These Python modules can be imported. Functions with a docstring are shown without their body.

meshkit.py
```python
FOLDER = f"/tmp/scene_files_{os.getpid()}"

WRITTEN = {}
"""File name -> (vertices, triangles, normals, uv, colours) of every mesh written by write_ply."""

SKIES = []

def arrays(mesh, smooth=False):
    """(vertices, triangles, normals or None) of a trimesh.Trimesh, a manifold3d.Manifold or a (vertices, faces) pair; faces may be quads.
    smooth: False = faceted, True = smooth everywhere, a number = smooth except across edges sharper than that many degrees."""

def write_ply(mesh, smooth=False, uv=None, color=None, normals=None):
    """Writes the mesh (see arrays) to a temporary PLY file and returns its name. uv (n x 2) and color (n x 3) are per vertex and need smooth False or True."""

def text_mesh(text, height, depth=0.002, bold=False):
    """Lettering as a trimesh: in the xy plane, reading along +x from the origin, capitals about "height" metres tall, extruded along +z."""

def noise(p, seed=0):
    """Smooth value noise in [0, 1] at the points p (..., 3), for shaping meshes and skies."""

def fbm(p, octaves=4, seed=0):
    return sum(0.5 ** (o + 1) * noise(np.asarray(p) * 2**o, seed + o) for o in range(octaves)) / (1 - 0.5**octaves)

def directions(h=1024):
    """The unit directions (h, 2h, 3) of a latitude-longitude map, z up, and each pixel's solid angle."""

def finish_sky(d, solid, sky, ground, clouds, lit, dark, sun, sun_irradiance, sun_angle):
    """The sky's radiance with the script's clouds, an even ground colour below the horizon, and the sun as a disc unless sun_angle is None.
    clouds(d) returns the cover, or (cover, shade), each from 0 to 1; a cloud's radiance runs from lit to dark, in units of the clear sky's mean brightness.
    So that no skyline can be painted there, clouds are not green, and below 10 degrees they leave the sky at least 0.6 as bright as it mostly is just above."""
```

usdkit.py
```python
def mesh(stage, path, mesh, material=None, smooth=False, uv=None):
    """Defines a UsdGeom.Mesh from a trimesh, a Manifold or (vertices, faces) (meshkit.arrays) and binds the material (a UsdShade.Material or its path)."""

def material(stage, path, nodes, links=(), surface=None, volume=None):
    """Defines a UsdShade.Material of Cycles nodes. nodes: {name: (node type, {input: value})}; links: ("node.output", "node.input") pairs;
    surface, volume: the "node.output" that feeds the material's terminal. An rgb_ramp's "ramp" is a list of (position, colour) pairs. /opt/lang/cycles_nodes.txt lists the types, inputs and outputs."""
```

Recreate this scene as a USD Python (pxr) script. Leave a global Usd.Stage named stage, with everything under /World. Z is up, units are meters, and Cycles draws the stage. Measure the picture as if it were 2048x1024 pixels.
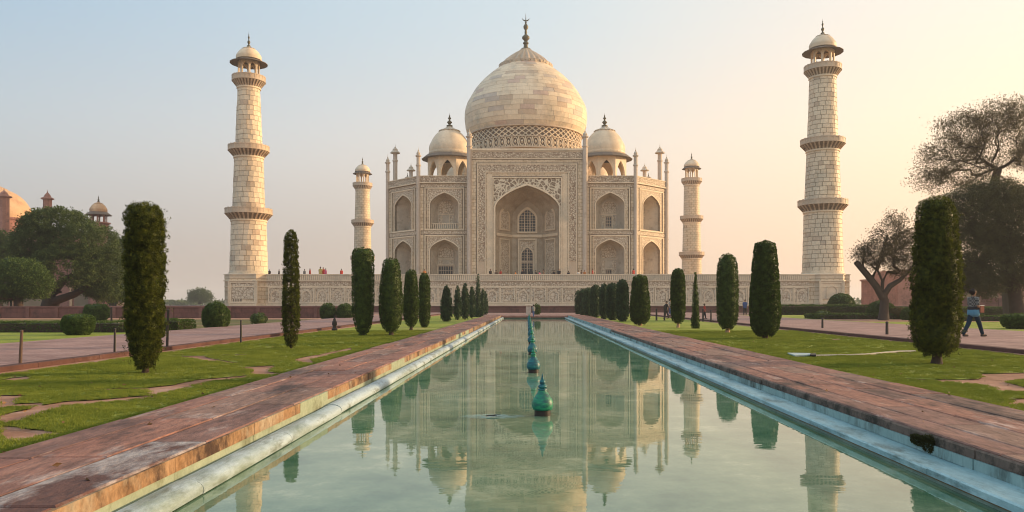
import math, random, numpy as np, trimesh, usdkit, meshkit
from shapely.geometry import Polygon, box as sbox, Point, MultiPolygon
from shapely.ops import unary_union
from shapely import affinity
import manifold3d
from pxr import Usd, UsdGeom, UsdLux, UsdShade, Gf, Sdf, Vt

stage = Usd.Stage.CreateInMemory()
UsdGeom.SetStageUpAxis(stage, UsdGeom.Tokens.z)
UsdGeom.SetStageMetersPerUnit(stage, 1.0)
UsdGeom.Xform.Define(stage, '/World')
UsdGeom.Scope.Define(stage, '/World/Looks')
PI = math.pi

# ------------------------------------------------------------------ camera, sky, sun
EYE, F, VX, HY = 1.3, 1543.0, 1060.0, 606.0          # eye height, focal length and vanishing point of the photograph in its pixels
cam = UsdGeom.Camera.Define(stage, '/World/camera')
cam.AddTranslateOp().Set(Gf.Vec3d(0, 0, EYE))
cam.AddRotateXOp().Set(90.0)
cam.CreateHorizontalApertureAttr(36.0)
cam.CreateVerticalApertureAttr(18.0)
cam.CreateFocalLengthAttr(36.0 * F / 2048)
cam.CreateHorizontalApertureOffsetAttr((1024 - VX) / 2048 * 36)
cam.CreateVerticalApertureOffsetAttr((HY - 512) / 2048 * 36)
cam.CreateClippingRangeAttr(Gf.Vec2f(0.05, 100000))
cam.CreateExposureAttr(0.95)

SUN_EL, SUN_AZ = math.radians(11.0), math.radians(76.0)   # azimuth clockwise from +y
sx, sy, sz = math.sin(SUN_AZ) * math.cos(SUN_EL), math.cos(SUN_AZ) * math.cos(SUN_EL), math.sin(SUN_EL)
sun = UsdLux.DistantLight.Define(stage, '/World/sun')
sun.CreateNormalizeAttr(True)
sun.CreateIntensityAttr(0.74)
sun.CreateAngleAttr(1.5)
sun.CreateColorAttr(Gf.Vec3f(1.0, 0.70, 0.40))
zax = Gf.Vec3d(sx, sy, sz)
xax = Gf.Cross(Gf.Vec3d(0, 0, 1), zax).GetNormalized()
yax = Gf.Cross(zax, xax)
sun.AddTransformOp().Set(Gf.Matrix4d(xax[0], xax[1], xax[2], 0, yax[0], yax[1], yax[2], 0, zax[0], zax[1], zax[2], 0, 0, 0, 0, 1))

K = 6.3
def tones(*rows):
    return [(p, tuple(K * c for c in col)) for p, col in rows]
usdkit.material(stage, '/World/Looks/sky', {
    'sky': ('sky_texture', {'sky_type': 'single_scattering', 'sun_disc': False, 'sun_elevation': SUN_EL, 'sun_rotation': SUN_AZ,
                            'air_density': 1.0, 'aerosol_density': 2.2, 'ozone_density': 1.0, 'altitude': 150.0}),
    # thin morning haze before the clear sky: three heights, each from the side away from the sun to the sun's side
    'tc': ('texture_coordinate', {}), 'sep': ('separate_xyz', {}),
    'dot': ('vector_math', {'math_type': 'dot_product', 'vector2': (math.sin(SUN_AZ), math.cos(SUN_AZ), 0.0)}),
    'half': ('math', {'math_type': 'multiply_add', 'value2': 0.5, 'value3': 0.5}),
    'top': ('rgb_ramp', {'ramp': tones((0.0, (0.33, 0.46, 0.60)), (0.33, (0.36, 0.505, 0.635)), (0.5, (0.51, 0.62, 0.69)), (0.62, (0.61, 0.69, 0.72)), (0.86, (0.98, 0.85, 0.70)), (1.0, (1.25, 1.0, 0.74)))}),
    'mid': ('rgb_ramp', {'ramp': tones((0.0, (0.44, 0.47, 0.50)), (0.33, (0.51, 0.545, 0.56)), (0.62, (0.79, 0.70, 0.61)), (0.76, (1.0, 0.79, 0.58)), (0.86, (1.2, 0.88, 0.57)), (1.0, (1.6, 1.08, 0.60)))}),
    'low': ('rgb_ramp', {'ramp': tones((0.0, (0.38, 0.34, 0.33)), (0.33, (0.42, 0.355, 0.335)), (0.55, (0.53, 0.42, 0.355)), (0.74, (0.90, 0.60, 0.42)), (0.86, (1.05, 0.62, 0.36)), (1.0, (1.5, 0.84, 0.40)))}),
    'e1': ('map_range', {'range_type': 'smoothstep', 'from_min': 0.0, 'from_max': 0.23, 'clamp': True}), 'e2': ('map_range', {'range_type': 'smoothstep', 'from_min': 0.14, 'from_max': 0.38, 'clamp': True}),
    'm1': ('mix_color', {}), 'm2': ('mix_color', {}), 'mix': ('mix_color', {'fac': 0.88}),
    'bg': ('background_shader', {'strength': 0.10})},
    [('tc.generated', 'dot.vector1'), ('dot.value', 'half.value1'), ('half.value', 'top.fac'), ('half.value', 'mid.fac'), ('half.value', 'low.fac'), ('tc.generated', 'sep.vector'), ('sep.z', 'e1.value'), ('sep.z', 'e2.value'),
     ('low.color', 'm1.a'), ('mid.color', 'm1.b'), ('e1.result', 'm1.fac'), ('m1.result', 'm2.a'), ('top.color', 'm2.b'), ('e2.result', 'm2.fac'),
     ('sky.color', 'mix.a'), ('m2.result', 'mix.b'), ('mix.result', 'bg.color')], surface='bg.background')
dome = UsdLux.DomeLight.Define(stage, '/World/sky')
UsdShade.MaterialBindingAPI.Apply(dome.GetPrim()).Bind(UsdShade.Material.Get(stage, '/World/Looks/sky'))
dome.GetPrim().SetCustomDataByKey('kind', 'structure')

# ------------------------------------------------------------------ helpers
def ground(px, py, z=0.0):
    """the point of the level z that the photograph shows at the pixel"""
    d = (EYE - z) * F / (py - HY)
    return np.array([(px - VX) * d / F, d, z])

def at(px, py, d):
    return np.array([(px - VX) * d / F, d, EYE + (HY - py) * d / F])

counts, where = {}, {}
def unique(parent, name):
    k = (parent, name)
    n = counts.get(k, 0)
    counts[k] = n + 1
    return f'{parent}/{name}' if n == 0 else f'{parent}/{name}_{n:03d}'

def tag(prim, label=None, cat=None, group=None, kind=None):
    for k, v in (('label', label), ('category', cat), ('group', group), ('kind', kind)):
        if v:
            prim.SetCustomDataByKey(k, v)

def thing(name, label, cat, loc=(0, 0, 0), group=None, kind=None):
    path = unique('/World', name)
    x = UsdGeom.Xform.Define(stage, path)
    x.AddTranslateOp().Set(Gf.Vec3d(*map(float, loc)))
    where[path] = np.array(loc, float)
    tag(x.GetPrim(), label, cat, group, kind)
    return path

def setting(name, loc=(0, 0, 0)):
    return thing(name, None, None, loc, None, 'structure')

def cat(*ms):
    """joins (v, f) pairs (f triangles)"""
    vs, fs, n = [], [], 0
    for m in ms:
        if m is None:
            continue
        if isinstance(m, list):
            m = cat(*m)
        if hasattr(m, 'vertices'):
            m = (np.asarray(m.vertices), np.asarray(m.faces))
        v, f = np.asarray(m[0], float), np.asarray(m[1], int)
        if f.shape[1] == 4:
            f = np.vstack([f[:, [0, 1, 2]], f[:, [0, 2, 3]]])
        vs.append(v); fs.append(f + n); n += len(v)
    return np.vstack(vs), np.vstack(fs)

def part(parent, name, mesh, mat, label=None, smooth=False, kind=None, catg=None, group=None):
    """a Mesh under parent ('/World' makes it a thing of its own); vertices are given in world coordinates"""
    path = unique(parent, name)
    v, f = cat(mesh)
    loc = where.get(parent, np.zeros(3))
    where[path] = loc
    m = usdkit.mesh(stage, path, (v - loc, f), MAT[mat], smooth=smooth)
    tag(m.GetPrim(), label, catg, group, kind)
    return path

def box(x0, x1, y0, y1, z0, z1):
    v = np.array([[x, y, z] for x in (x0, x1) for y in (y0, y1) for z in (z0, z1)], float)
    q = np.array([[0, 1, 3, 2], [4, 6, 7, 5], [0, 4, 5, 1], [2, 3, 7, 6], [0, 2, 6, 4], [1, 5, 7, 3]])
    return v, np.vstack([q[:, [0, 1, 2]], q[:, [0, 2, 3]]])

def cbox(x0, x1, y0, y1, z0, z1, c=0.015):
    """a box with chamfered top edges"""
    lo = [(x0, y0, z0), (x1, y0, z0), (x1, y1, z0), (x0, y1, z0)]
    mi = [(x0, y0, z1 - c), (x1, y0, z1 - c), (x1, y1, z1 - c), (x0, y1, z1 - c)]
    to = [(x0 + c, y0 + c, z1), (x1 - c, y0 + c, z1), (x1 - c, y1 - c, z1), (x0 + c, y1 - c, z1)]
    v = np.array(lo + mi + to, float)
    q = [[i + k, (i + 1) % 4 + k, (i + 1) % 4 + k + 4, i + k + 4] for k in (0, 4) for i in range(4)] + [[8, 9, 10, 11], [3, 2, 1, 0]]
    q = np.array(q)
    return v, np.vstack([q[:, [0, 1, 2]], q[:, [0, 2, 3]]])

def lathe(profile, c=(0, 0), n=24, flute=0, amp=0.0, a0=0.0):
    """profile: (radius, z) upwards"""
    p = np.array(profile, float)
    a = np.arange(n) * 2 * PI / n + a0
    r = p[:, 0][:, None] * (1 + (amp * np.cos(flute * a))[None] if flute else np.ones(n)[None])
    v = np.stack([c[0] + r * np.cos(a), c[1] + r * np.sin(a), np.broadcast_to(p[:, 1][:, None], r.shape)], -1).reshape(-1, 3)
    i, j = np.meshgrid(np.arange(len(p) - 1), np.arange(n), indexing='ij')
    q = np.stack([i * n + j, i * n + (j + 1) % n, (i + 1) * n + (j + 1) % n, (i + 1) * n + j], -1).reshape(-1, 4)
    return v, np.vstack([q[:, [0, 1, 2]], q[:, [0, 2, 3]]])

def tube(points, radii, sides=7):
    p = np.asarray(points, float)
    t = np.gradient(p, axis=0)
    t /= np.linalg.norm(t, axis=1, keepdims=True) + 1e-12
    a = np.cross(t, np.where(np.abs(t[:, 2:]) < 0.9, [0, 0, 1.0], [1.0, 0, 0]))
    a /= np.linalg.norm(a, axis=1, keepdims=True) + 1e-12
    b, ang = np.cross(t, a), np.arange(sides) * 2 * PI / sides
    v = p[:, None] + np.broadcast_to(radii, (len(p),))[:, None, None] * (np.cos(ang)[None, :, None] * a[:, None] + np.sin(ang)[None, :, None] * b[:, None])
    i, j = np.meshgrid(np.arange(len(p) - 1), np.arange(sides), indexing='ij')
    q = np.stack([i * sides + j, i * sides + (j + 1) % sides, (i + 1) * sides + (j + 1) % sides, (i + 1) * sides + j], -1).reshape(-1, 4)
    return v.reshape(-1, 3), np.vstack([q[:, [0, 1, 2]], q[:, [0, 2, 3]]])

def flat(poly, z):
    """a sheet of the shapely polygon at height z"""
    out = []
    for g in getattr(poly, 'geoms', [poly]):
        if g.is_empty or g.area < 1e-6:
            continue
        v, f = trimesh.creation.triangulate_polygon(g, engine='earcut')
        f = np.array(f)
        e1, e2 = v[f[:, 1]] - v[f[:, 0]], v[f[:, 2]] - v[f[:, 0]]
        flip = e1[:, 0] * e2[:, 1] - e1[:, 1] * e2[:, 0] < 0
        f[flip] = f[flip][:, ::-1]
        out.append((np.c_[v, np.full(len(v), z)], f))
    return cat(*out)

class Frame:
    """a wall face: u along it, w up, n outwards"""
    def __init__(s, o, ang):
        s.o = np.array(o, float); s.r = np.array([math.cos(ang), math.sin(ang), 0]); s.n = np.array([math.sin(ang), -math.cos(ang), 0])
    def __call__(s, p):
        p = np.asarray(p, float)
        return s.o + p[..., :1] * s.r + p[..., 1:2] * np.array([0, 0, 1.0]) + p[..., 2:3] * s.n

def slab(fr, poly, n0, n1):
    """the polygon (u, w) of a frame as a plate from n0 to n1"""
    out = []
    for g in getattr(poly, 'geoms', [poly]):
        if g.is_empty or g.area < 1e-5:
            continue
        m = trimesh.creation.extrude_polygon(g, n1 - n0, engine='earcut')
        v = np.array(m.vertices); v[:, 2] += n0
        out.append((fr(v), np.array(m.faces)))
    return cat(*out)

def arch_pts(w, z0, spring, apex, n=18, cu=0.0):
    """outline of a pointed arch opening from bottom left over the apex to bottom right"""
    u = np.cos(np.linspace(PI, 0, 2 * n + 1))
    h = spring + (apex - spring) * (0.62 * np.sqrt(np.maximum(0, 1 - u * u)) + 0.38 * (1 - np.abs(u)))
    pts = [(cu - w / 2, z0)] + [(cu + a * w / 2, b) for a, b in zip(u, h)] + [(cu + w / 2, z0)]
    return np.array(pts)

def arch(w, z0, spring, apex, cu=0.0, n=18):
    return Polygon(arch_pts(w, z0, spring, apex, n, cu))

def rect(u0, u1, w0, w1):
    return sbox(u0, w0, u1, w1)

def border(u0, u1, w0, w1, t, tb=None):
    """a frame of width t inside the rectangle; tb: its bottom width"""
    tb = t if tb is None else tb
    return sbox(u0, w0, u1, w1).difference(sbox(u0 + t, w0 + tb, u1 - t, w1 - t))

def loft(fr, rings, cap=True):
    """joins outlines (each (pts, n)) inwards; the last one is closed with a cap"""
    v, f, m = [], [], len(rings[0][0])
    for p, n in rings:
        v.append(fr(np.c_[p, np.full(m, n)]))
    for k in range(len(rings) - 1):
        for i in range(m):
            j = (i + 1) % m
            f.append([k * m + i, k * m + j, (k + 1) * m + j, (k + 1) * m + i])
    q = np.array(f)
    out = [(np.vstack(v), np.vstack([q[:, [0, 1, 2]], q[:, [0, 2, 3]]]))]
    if cap:
        p, n = rings[-1]
        vv, ff = trimesh.creation.triangulate_polygon(Polygon(p), engine='earcut')
        out.append((fr(np.c_[vv, np.full(len(vv), n)]), np.array(ff)))
    return cat(*out)

# ------------------------------------------------------------------ materials
MAT = {}
def M(name, nodes, links, surface):
    MAT[name] = usdkit.material(stage, '/World/Looks/' + name, nodes, links, surface=surface)

def stone(name, c1, c2, scale=1.0, rough=0.75, bump=0.3, bscale=None, bdist=0.02, stain=None, stain_scale=0.4, stain_at=(0.5, 0.68), stretch=(1, 1, 1), joints=None, jcol=(0.3, 0.3, 0.3), spec=0.3, blotch=None, grain=(0.82, 1.12)):
    """two tones mottled by noise, stains of a third, an optional fourth in larger blotches, fine relief; joints: (brick width, row height, mortar)"""
    n = {'g': ('geometry', {}), 'map': ('mapping', {'mapping_type': 'point', 'scale': stretch}),
         'n1': ('noise_texture', {'scale': scale, 'detail': 6.0, 'roughness': 0.65}),
         'r1': ('map_range', {'from_min': 0.32, 'from_max': 0.68, 'clamp': True}),
         'm1': ('mix_color', {'a': c1, 'b': c2}),
         'n3': ('noise_texture', {'scale': bscale or scale * 12, 'detail': 5.0, 'roughness': 0.7}),
         'bump': ('bump', {'strength': bump, 'distance': bdist}),
         'v3': ('map_range', {'from_min': 0.25, 'from_max': 0.75, 'to_min': grain[0], 'to_max': grain[1], 'clamp': True}),
         'mv': ('mix_color', {'blend_type': 'multiply', 'fac': 1.0, 'use_clamp': False}),
         'p': ('principled_bsdf', {'roughness': rough, 'specular_ior_level': spec})}
    l = [('g.position', 'map.vector'), ('map.vector', 'n1.vector'), ('map.vector', 'n3.vector'), ('n1.fac', 'r1.value'), ('r1.result', 'm1.fac'),
         ('n3.fac', 'bump.height'), ('bump.normal', 'p.normal'), ('n3.fac', 'v3.value'), ('v3.result', 'mv.b')]
    out = 'm1.result'
    for key, st, sc, (lo, hi) in (('s', stain, stain_scale, stain_at), ('b', *(blotch or (None, 1, (0, 1))))):
        if st is not None:
            n['n' + key] = ('noise_texture', {'scale': sc, 'detail': 7.0, 'roughness': 0.7})
            n['r' + key] = ('map_range', {'from_min': lo, 'from_max': hi, 'clamp': True})
            n['m' + key] = ('mix_color', {'b': st})
            n['o' + key] = ('vector_math', {'math_type': 'add', 'vector2': (17.3 * len(key) + ord(key), 9.1, 4.7)})
            l += [('map.vector', f'o{key}.vector1'), (f'o{key}.vector', f'n{key}.vector'), (f'n{key}.fac', f'r{key}.value'), (f'r{key}.result', f'm{key}.fac'), (out, f'm{key}.a')]
            out = f'm{key}.result'
    if joints:
        n['sep'] = ('separate_xyz', {})
        n['cmb'] = ('combine_xyz', {})
        n['xy'] = ('math', {'math_type': 'multiply_add', 'value2': 0.6})
        n['br'] = ('brick_texture', {'scale': 1.0, 'brick_width': joints[0], 'row_height': joints[1], 'mortar_size': joints[2], 'mortar_smooth': 0.3, 'color1': (0.86, 0.86, 0.86), 'color2': (1.1, 1.08, 1.05), 'mortar': jcol})
        n['mj'] = ('mix_color', {'blend_type': 'multiply', 'fac': 0.75, 'use_clamp': False})
        l += [('g.position', 'sep.vector'), ('sep.y', 'xy.value1'), ('sep.x', 'xy.value3'), ('xy.value', 'cmb.x'), ('sep.z', 'cmb.y'), ('cmb.vector', 'br.vector'), (out, 'mj.a'), ('br.color', 'mj.b')]
        out = 'mj.result'
    l += [(out, 'mv.a'), ('mv.result', 'p.base_color')]
    M(name, n, l, 'p.BSDF')

def plain(name, col, rough=0.6, metal=0.0, spec=0.4, var=0.25, scale=6.0, bump=0.15, bdist=0.01):
    M(name, {'g': ('geometry', {}), 'n': ('noise_texture', {'scale': scale, 'detail': 5.0, 'roughness': 0.65}),
             'm': ('mix_color', {'a': tuple(c * (1 - var) for c in col), 'b': tuple(min(1, c * (1 + var)) for c in col)}),
             'b': ('bump', {'strength': bump, 'distance': bdist}),
             'p': ('principled_bsdf', {'roughness': rough, 'metallic': metal, 'specular_ior_level': spec})},
      [('g.position', 'n.vector'), ('n.fac', 'm.fac'), ('m.result', 'p.base_color'), ('n.fac', 'b.height'), ('b.normal', 'p.normal')], 'p.BSDF')

def inlay(name, base, ink, scale, lo, hi, rough=0.6, feature='distance_to_edge', stretch=(1, 1, 1), distort=0.35, invert=False, bdist=0.04):
    """carved or inlaid scrolls: dark figures of a warped cell pattern on marble"""
    M(name, {'g': ('geometry', {}), 'map': ('mapping', {'mapping_type': 'point', 'scale': stretch}), 'nz': ('noise_texture', {'scale': scale * 0.7, 'detail': 3.0}),
             'ad': ('vector_math', {'math_type': 'scale', 'scale': distort * 1.6 / max(scale, 0.1)}), 'sum': ('vector_math', {'math_type': 'add'}),
             'v': ('voronoi_texture', {'feature': feature, 'scale': scale, 'randomness': 0.8}),
             'r': ('map_range', {'from_min': lo, 'from_max': hi, 'to_min': 1.0 if invert else 0.0, 'to_max': 0.0 if invert else 1.0, 'clamp': True}),
             'n2': ('noise_texture', {'scale': scale * 2.3, 'detail': 4.0, 'roughness': 0.7}), 'r2': ('map_range', {'from_min': 0.35, 'from_max': 0.6, 'to_min': 0.35, 'to_max': 1.0, 'clamp': True}),
             'mul': ('math', {'math_type': 'multiply'}), 'm': ('mix_color', {'a': base, 'b': ink}), 'b': ('bump', {'strength': 0.5, 'distance': bdist, 'invert': True}),
             'p': ('principled_bsdf', {'roughness': rough, 'specular_ior_level': 0.3})},
      [('g.position', 'map.vector'), ('map.vector', 'nz.vector'), ('nz.color', 'ad.vector1'), ('map.vector', 'sum.vector1'), ('ad.vector', 'sum.vector2'), ('sum.vector', 'v.vector'),
       ('v.distance', 'r.value'), ('map.vector', 'n2.vector'), ('n2.fac', 'r2.value'), ('r.result', 'mul.value1'), ('r2.result', 'mul.value2'), ('mul.value', 'm.fac'), ('m.result', 'p.base_color'),
       ('mul.value', 'b.height'), ('b.normal', 'p.normal')], 'p.BSDF')

def leafy(name, ramp, rough=0.55, trans=0.25, nscale=1.3, share=0.4):
    """leaves: each of its own tone, a little light passing through"""
    M(name, {'g': ('geometry', {}), 'r': ('rgb_ramp', {'ramp': ramp}), 'n': ('noise_texture', {'scale': nscale, 'detail': 3.0}), 'rr': ('map_range', {'from_min': 0.33, 'from_max': 0.67, 'clamp': True}),
             'mx': ('mix_float', {'fac': share}), 'p': ('principled_bsdf', {'roughness': rough, 'specular_ior_level': 0.25}), 't': ('translucent_bsdf', {}), 'c': ('mix_closure', {'fac': trans})},
      [('g.random_per_island', 'mx.a'), ('g.position', 'n.vector'), ('n.fac', 'rr.value'), ('rr.result', 'mx.b'), ('mx.result', 'r.fac'), ('r.color', 'p.base_color'), ('r.color', 't.color'), ('p.BSDF', 'c.closure1'), ('t.BSDF', 'c.closure2')], 'c.closure')

# marble of the mausoleum and minarets
stone('marble', (0.6359, 0.483, 0.3211), (0.7631, 0.6016, 0.4159), 0.35, 0.6, 0.25, 6.0, 0.03, stain=(0.4451, 0.3099, 0.1897), stain_scale=0.55, stain_at=(0.50, 0.74), joints=(0.95, 0.621, 0.04678), jcol=(0.4867, 0.3806, 0.2807), blotch=((0.5299, 0.4558, 0.3065), 0.16, (0.52, 0.78)))
stone('marble_smooth', (0.6571, 0.5013, 0.3357), (0.7843, 0.6106, 0.4233), 0.5, 0.55, 0.15, 8.0, 0.02, stain=(0.4769, 0.3282, 0.197), stain_scale=0.8, stain_at=(0.58, 0.85), blotch=((0.462, 0.3959, 0.2992), 0.22, (0.50, 0.72)))
stone('marble_pale', (0.7207, 0.5651, 0.3868), (0.8267, 0.6562, 0.4598), 0.6, 0.6, 0.3, 6.0, 0.03, stain=(0.5299, 0.3827, 0.2409), stain_scale=0.7, stain_at=(0.58, 0.85), blotch=((0.462, 0.3959, 0.2992), 0.22, (0.50, 0.72)))
stone('marble_grey', (0.5076, 0.4115, 0.3279), (0.5982, 0.4827, 0.3778), 0.6, 0.6, 0.3, 6.0, 0.03, stain=(0.3807, 0.2849, 0.2067), stain_scale=0.7, stain_at=(0.55, 0.8), blotch=((0.44, 0.37, 0.285), 0.22, (0.50, 0.72)))
stone('marble_tan', (0.5166, 0.3798, 0.2566), (0.6164, 0.459, 0.3208), 0.6, 0.6, 0.3, 6.0, 0.03, stain=(0.3807, 0.2611, 0.1711), stain_scale=0.7, stain_at=(0.55, 0.8), blotch=((0.44, 0.37, 0.285), 0.22, (0.50, 0.72)))
stone('marble_pink', (0.562, 0.3956, 0.2994), (0.6345, 0.459, 0.3493), 0.6, 0.6, 0.3, 6.0, 0.03, stain=(0.4079, 0.2849, 0.2067), stain_scale=0.7, stain_at=(0.55, 0.8))
stone('marble_green', (0.4752, 0.4182, 0.288), (0.5632, 0.492, 0.3456), 0.6, 0.6, 0.3, 6.0, 0.03, stain=(0.352, 0.2952, 0.1944), stain_scale=0.7, stain_at=(0.55, 0.8))
stone('mortar', (0.22, 0.17, 0.12), (0.30, 0.24, 0.18), 0.8, 0.9, 0.2)
stone('vault_shade_stone', (0.40, 0.305, 0.205), (0.53, 0.42, 0.30), 0.5, 0.75, 0.3, 6.0, 0.03, stain=(0.30, 0.22, 0.14), stain_scale=0.5, stain_at=(0.50, 0.75))  # darker than the facade: shade of the portal vault put into the colour
stone('marble_weathered_shade', (0.50, 0.41, 0.31), (0.63, 0.53, 0.41), 0.8, 0.7, 0.3, 6.0, 0.03, stain=(0.25, 0.19, 0.14), stain_scale=1.0, stain_at=(0.52, 0.8))  # weathered tone for caps and finials; in the niches it paints shade
inlay('inlay_band', (0.63, 0.5029, 0.357), (0.1785, 0.0963, 0.0525), 2.7, 0.05, 0.20, distort=0.5, invert=True)
inlay('inlay_fine', (0.6615, 0.535, 0.3885), (0.2835, 0.1819, 0.1103), 3.0, 0.05, 0.20, distort=0.5, invert=True)
inlay('inlay_large', (0.68, 0.56, 0.40), (0.12, 0.06, 0.028), 1.25, 0.05, 0.11, distort=0.35)
inlay('carved_panel', (0.672, 0.5457, 0.399), (0.3045, 0.2033, 0.126), 2.2, 0.03, 0.15, distort=0.9, invert=True, bdist=0.08)
inlay('drum_band', (0.6468, 0.5278, 0.3666), (0.1666, 0.1092, 0.0624), 0.85, 0.09, 0.2, distort=0.3)
plain('dark_window', (0.028, 0.027, 0.026), 0.25, spec=0.5)
plain('inlay_line', (0.17, 0.12, 0.08), 0.7, var=0.35, scale=1.0)
plain('recess_shade', (0.22, 0.16, 0.10), 0.8, var=0.3, scale=0.7)  # dark tone painted for shade under galleries and in flat arched niches
# bronze and dark caps
plain('bronze', (0.12, 0.10, 0.06), 0.5, 0.5, var=0.4, scale=2.0)
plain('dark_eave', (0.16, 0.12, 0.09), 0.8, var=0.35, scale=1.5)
# sandstones
stone('red_wall', (0.27, 0.12, 0.09), (0.36, 0.17, 0.13), 0.5, 0.85, 0.4, 5.0, 0.03, stain=(0.14, 0.08, 0.07), stain_scale=0.7, stain_at=(0.5, 0.75), joints=(1.1, 0.42, 0.02), jcol=(0.55, 0.5, 0.48))
stone('dark_red_wall', (0.125, 0.056, 0.045), (0.19, 0.09, 0.075), 0.5, 0.85, 0.5, 5.0, 0.03, stain=(0.06, 0.04, 0.036), stain_scale=0.7, stain_at=(0.5, 0.72), joints=(1.1, 0.42, 0.02), jcol=(0.6, 0.55, 0.52))
stone('dark_red_stone', (0.15, 0.07, 0.055), (0.22, 0.11, 0.09), 0.6, 0.85, 0.3, 6.0, 0.02, stain=(0.08, 0.05, 0.045), stain_scale=0.9)
stone('red_smooth', (0.30, 0.14, 0.10), (0.40, 0.20, 0.15), 0.6, 0.85, 0.3, 6.0, 0.02, stain=(0.17, 0.09, 0.07), stain_scale=0.9)
stone('orange_plaster', (0.52, 0.31, 0.17), (0.64, 0.42, 0.25), 0.25, 0.8, 0.2, 4.0, 0.03, stain=(0.40, 0.22, 0.13), stain_scale=0.4)
SLABS = []
for i, (a, b) in enumerate([((0.209, 0.0924, 0.0666), (0.31, 0.157, 0.115)), ((0.171, 0.084, 0.064), (0.264, 0.14, 0.109)), ((0.248, 0.105, 0.0717), (0.333, 0.161, 0.113)), ((0.194, 0.109, 0.0794), (0.287, 0.168, 0.128))]):
    stone(f'slab_stone_{"abcd"[i]}', a, b, 2.4, 0.72, 1.0, 13.0, 0.022, stain=(0.44, 0.33, 0.29), stain_scale=3.4 + i * 0.3, stain_at=(0.56, 0.70), stretch=(1, 0.3, 1), blotch=((0.055, 0.032, 0.027), 1.3, (0.52, 0.66)), grain=(0.5, 1.5))
    SLABS.append(f'slab_stone_{"abcd"[i]}')
stone('slab_limewashed', (0.476, 0.432, 0.4134), (0.34, 0.28, 0.2574), 3.0, 0.75, 1.0, 14.0, 0.02, stain=(0.1275, 0.06, 0.0468), stain_scale=1.3, stain_at=(0.46, 0.57), stretch=(1, 0.45, 1), grain=(0.6, 1.3))
stone('pool_face_ochre', (0.2474, 0.1305, 0.0561), (0.3534, 0.2192, 0.1215), 2.5, 0.8, 0.6, 20.0, 0.01, stain=(0.0589, 0.03132, 0.0187), stain_scale=1.6, stain_at=(0.47, 0.60), stretch=(1, 1.0, 0.7), grain=(0.6, 1.25), blotch=((0.3416, 0.2714, 0.187), 1.1, (0.50, 0.62)))
stone('pool_face_lime', (0.2419, 0.2838, 0.1948), (0.3226, 0.363, 0.2598), 2.5, 0.75, 0.5, 16.0, 0.01, stain=(0.1267, 0.132, 0.07085), stain_scale=2.0, stain_at=(0.52, 0.7))
stone('pool_face_dark', (0.10, 0.075, 0.06), (0.20, 0.14, 0.11), 3.0, 0.85, 0.8, 20.0, 0.015, stain=(0.035, 0.03, 0.022), stain_scale=3.0, stain_at=(0.45, 0.6))
stone('coping_white', (0.3548, 0.4357, 0.4633), (0.4283, 0.5301, 0.575), 3.0, 0.5, 0.9, 26.0, 0.008, stain=(0.1224, 0.138, 0.1118), stain_scale=4.5, stain_at=(0.53, 0.66), stretch=(1, 0.3, 1), blotch=((0.208, 0.2615, 0.2237), 1.6, (0.50, 0.64)))
stone('coping_blue', (0.2288, 0.3885, 0.42), (0.352, 0.5355, 0.56), 3.2, 0.5, 0.8, 26.0, 0.008, stain=(0.1144, 0.1785, 0.17), stain_scale=4.0, stain_at=(0.52, 0.68), stretch=(1, 0.35, 1), blotch=((0.4928, 0.672, 0.67), 1.6, (0.52, 0.68)))
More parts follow.
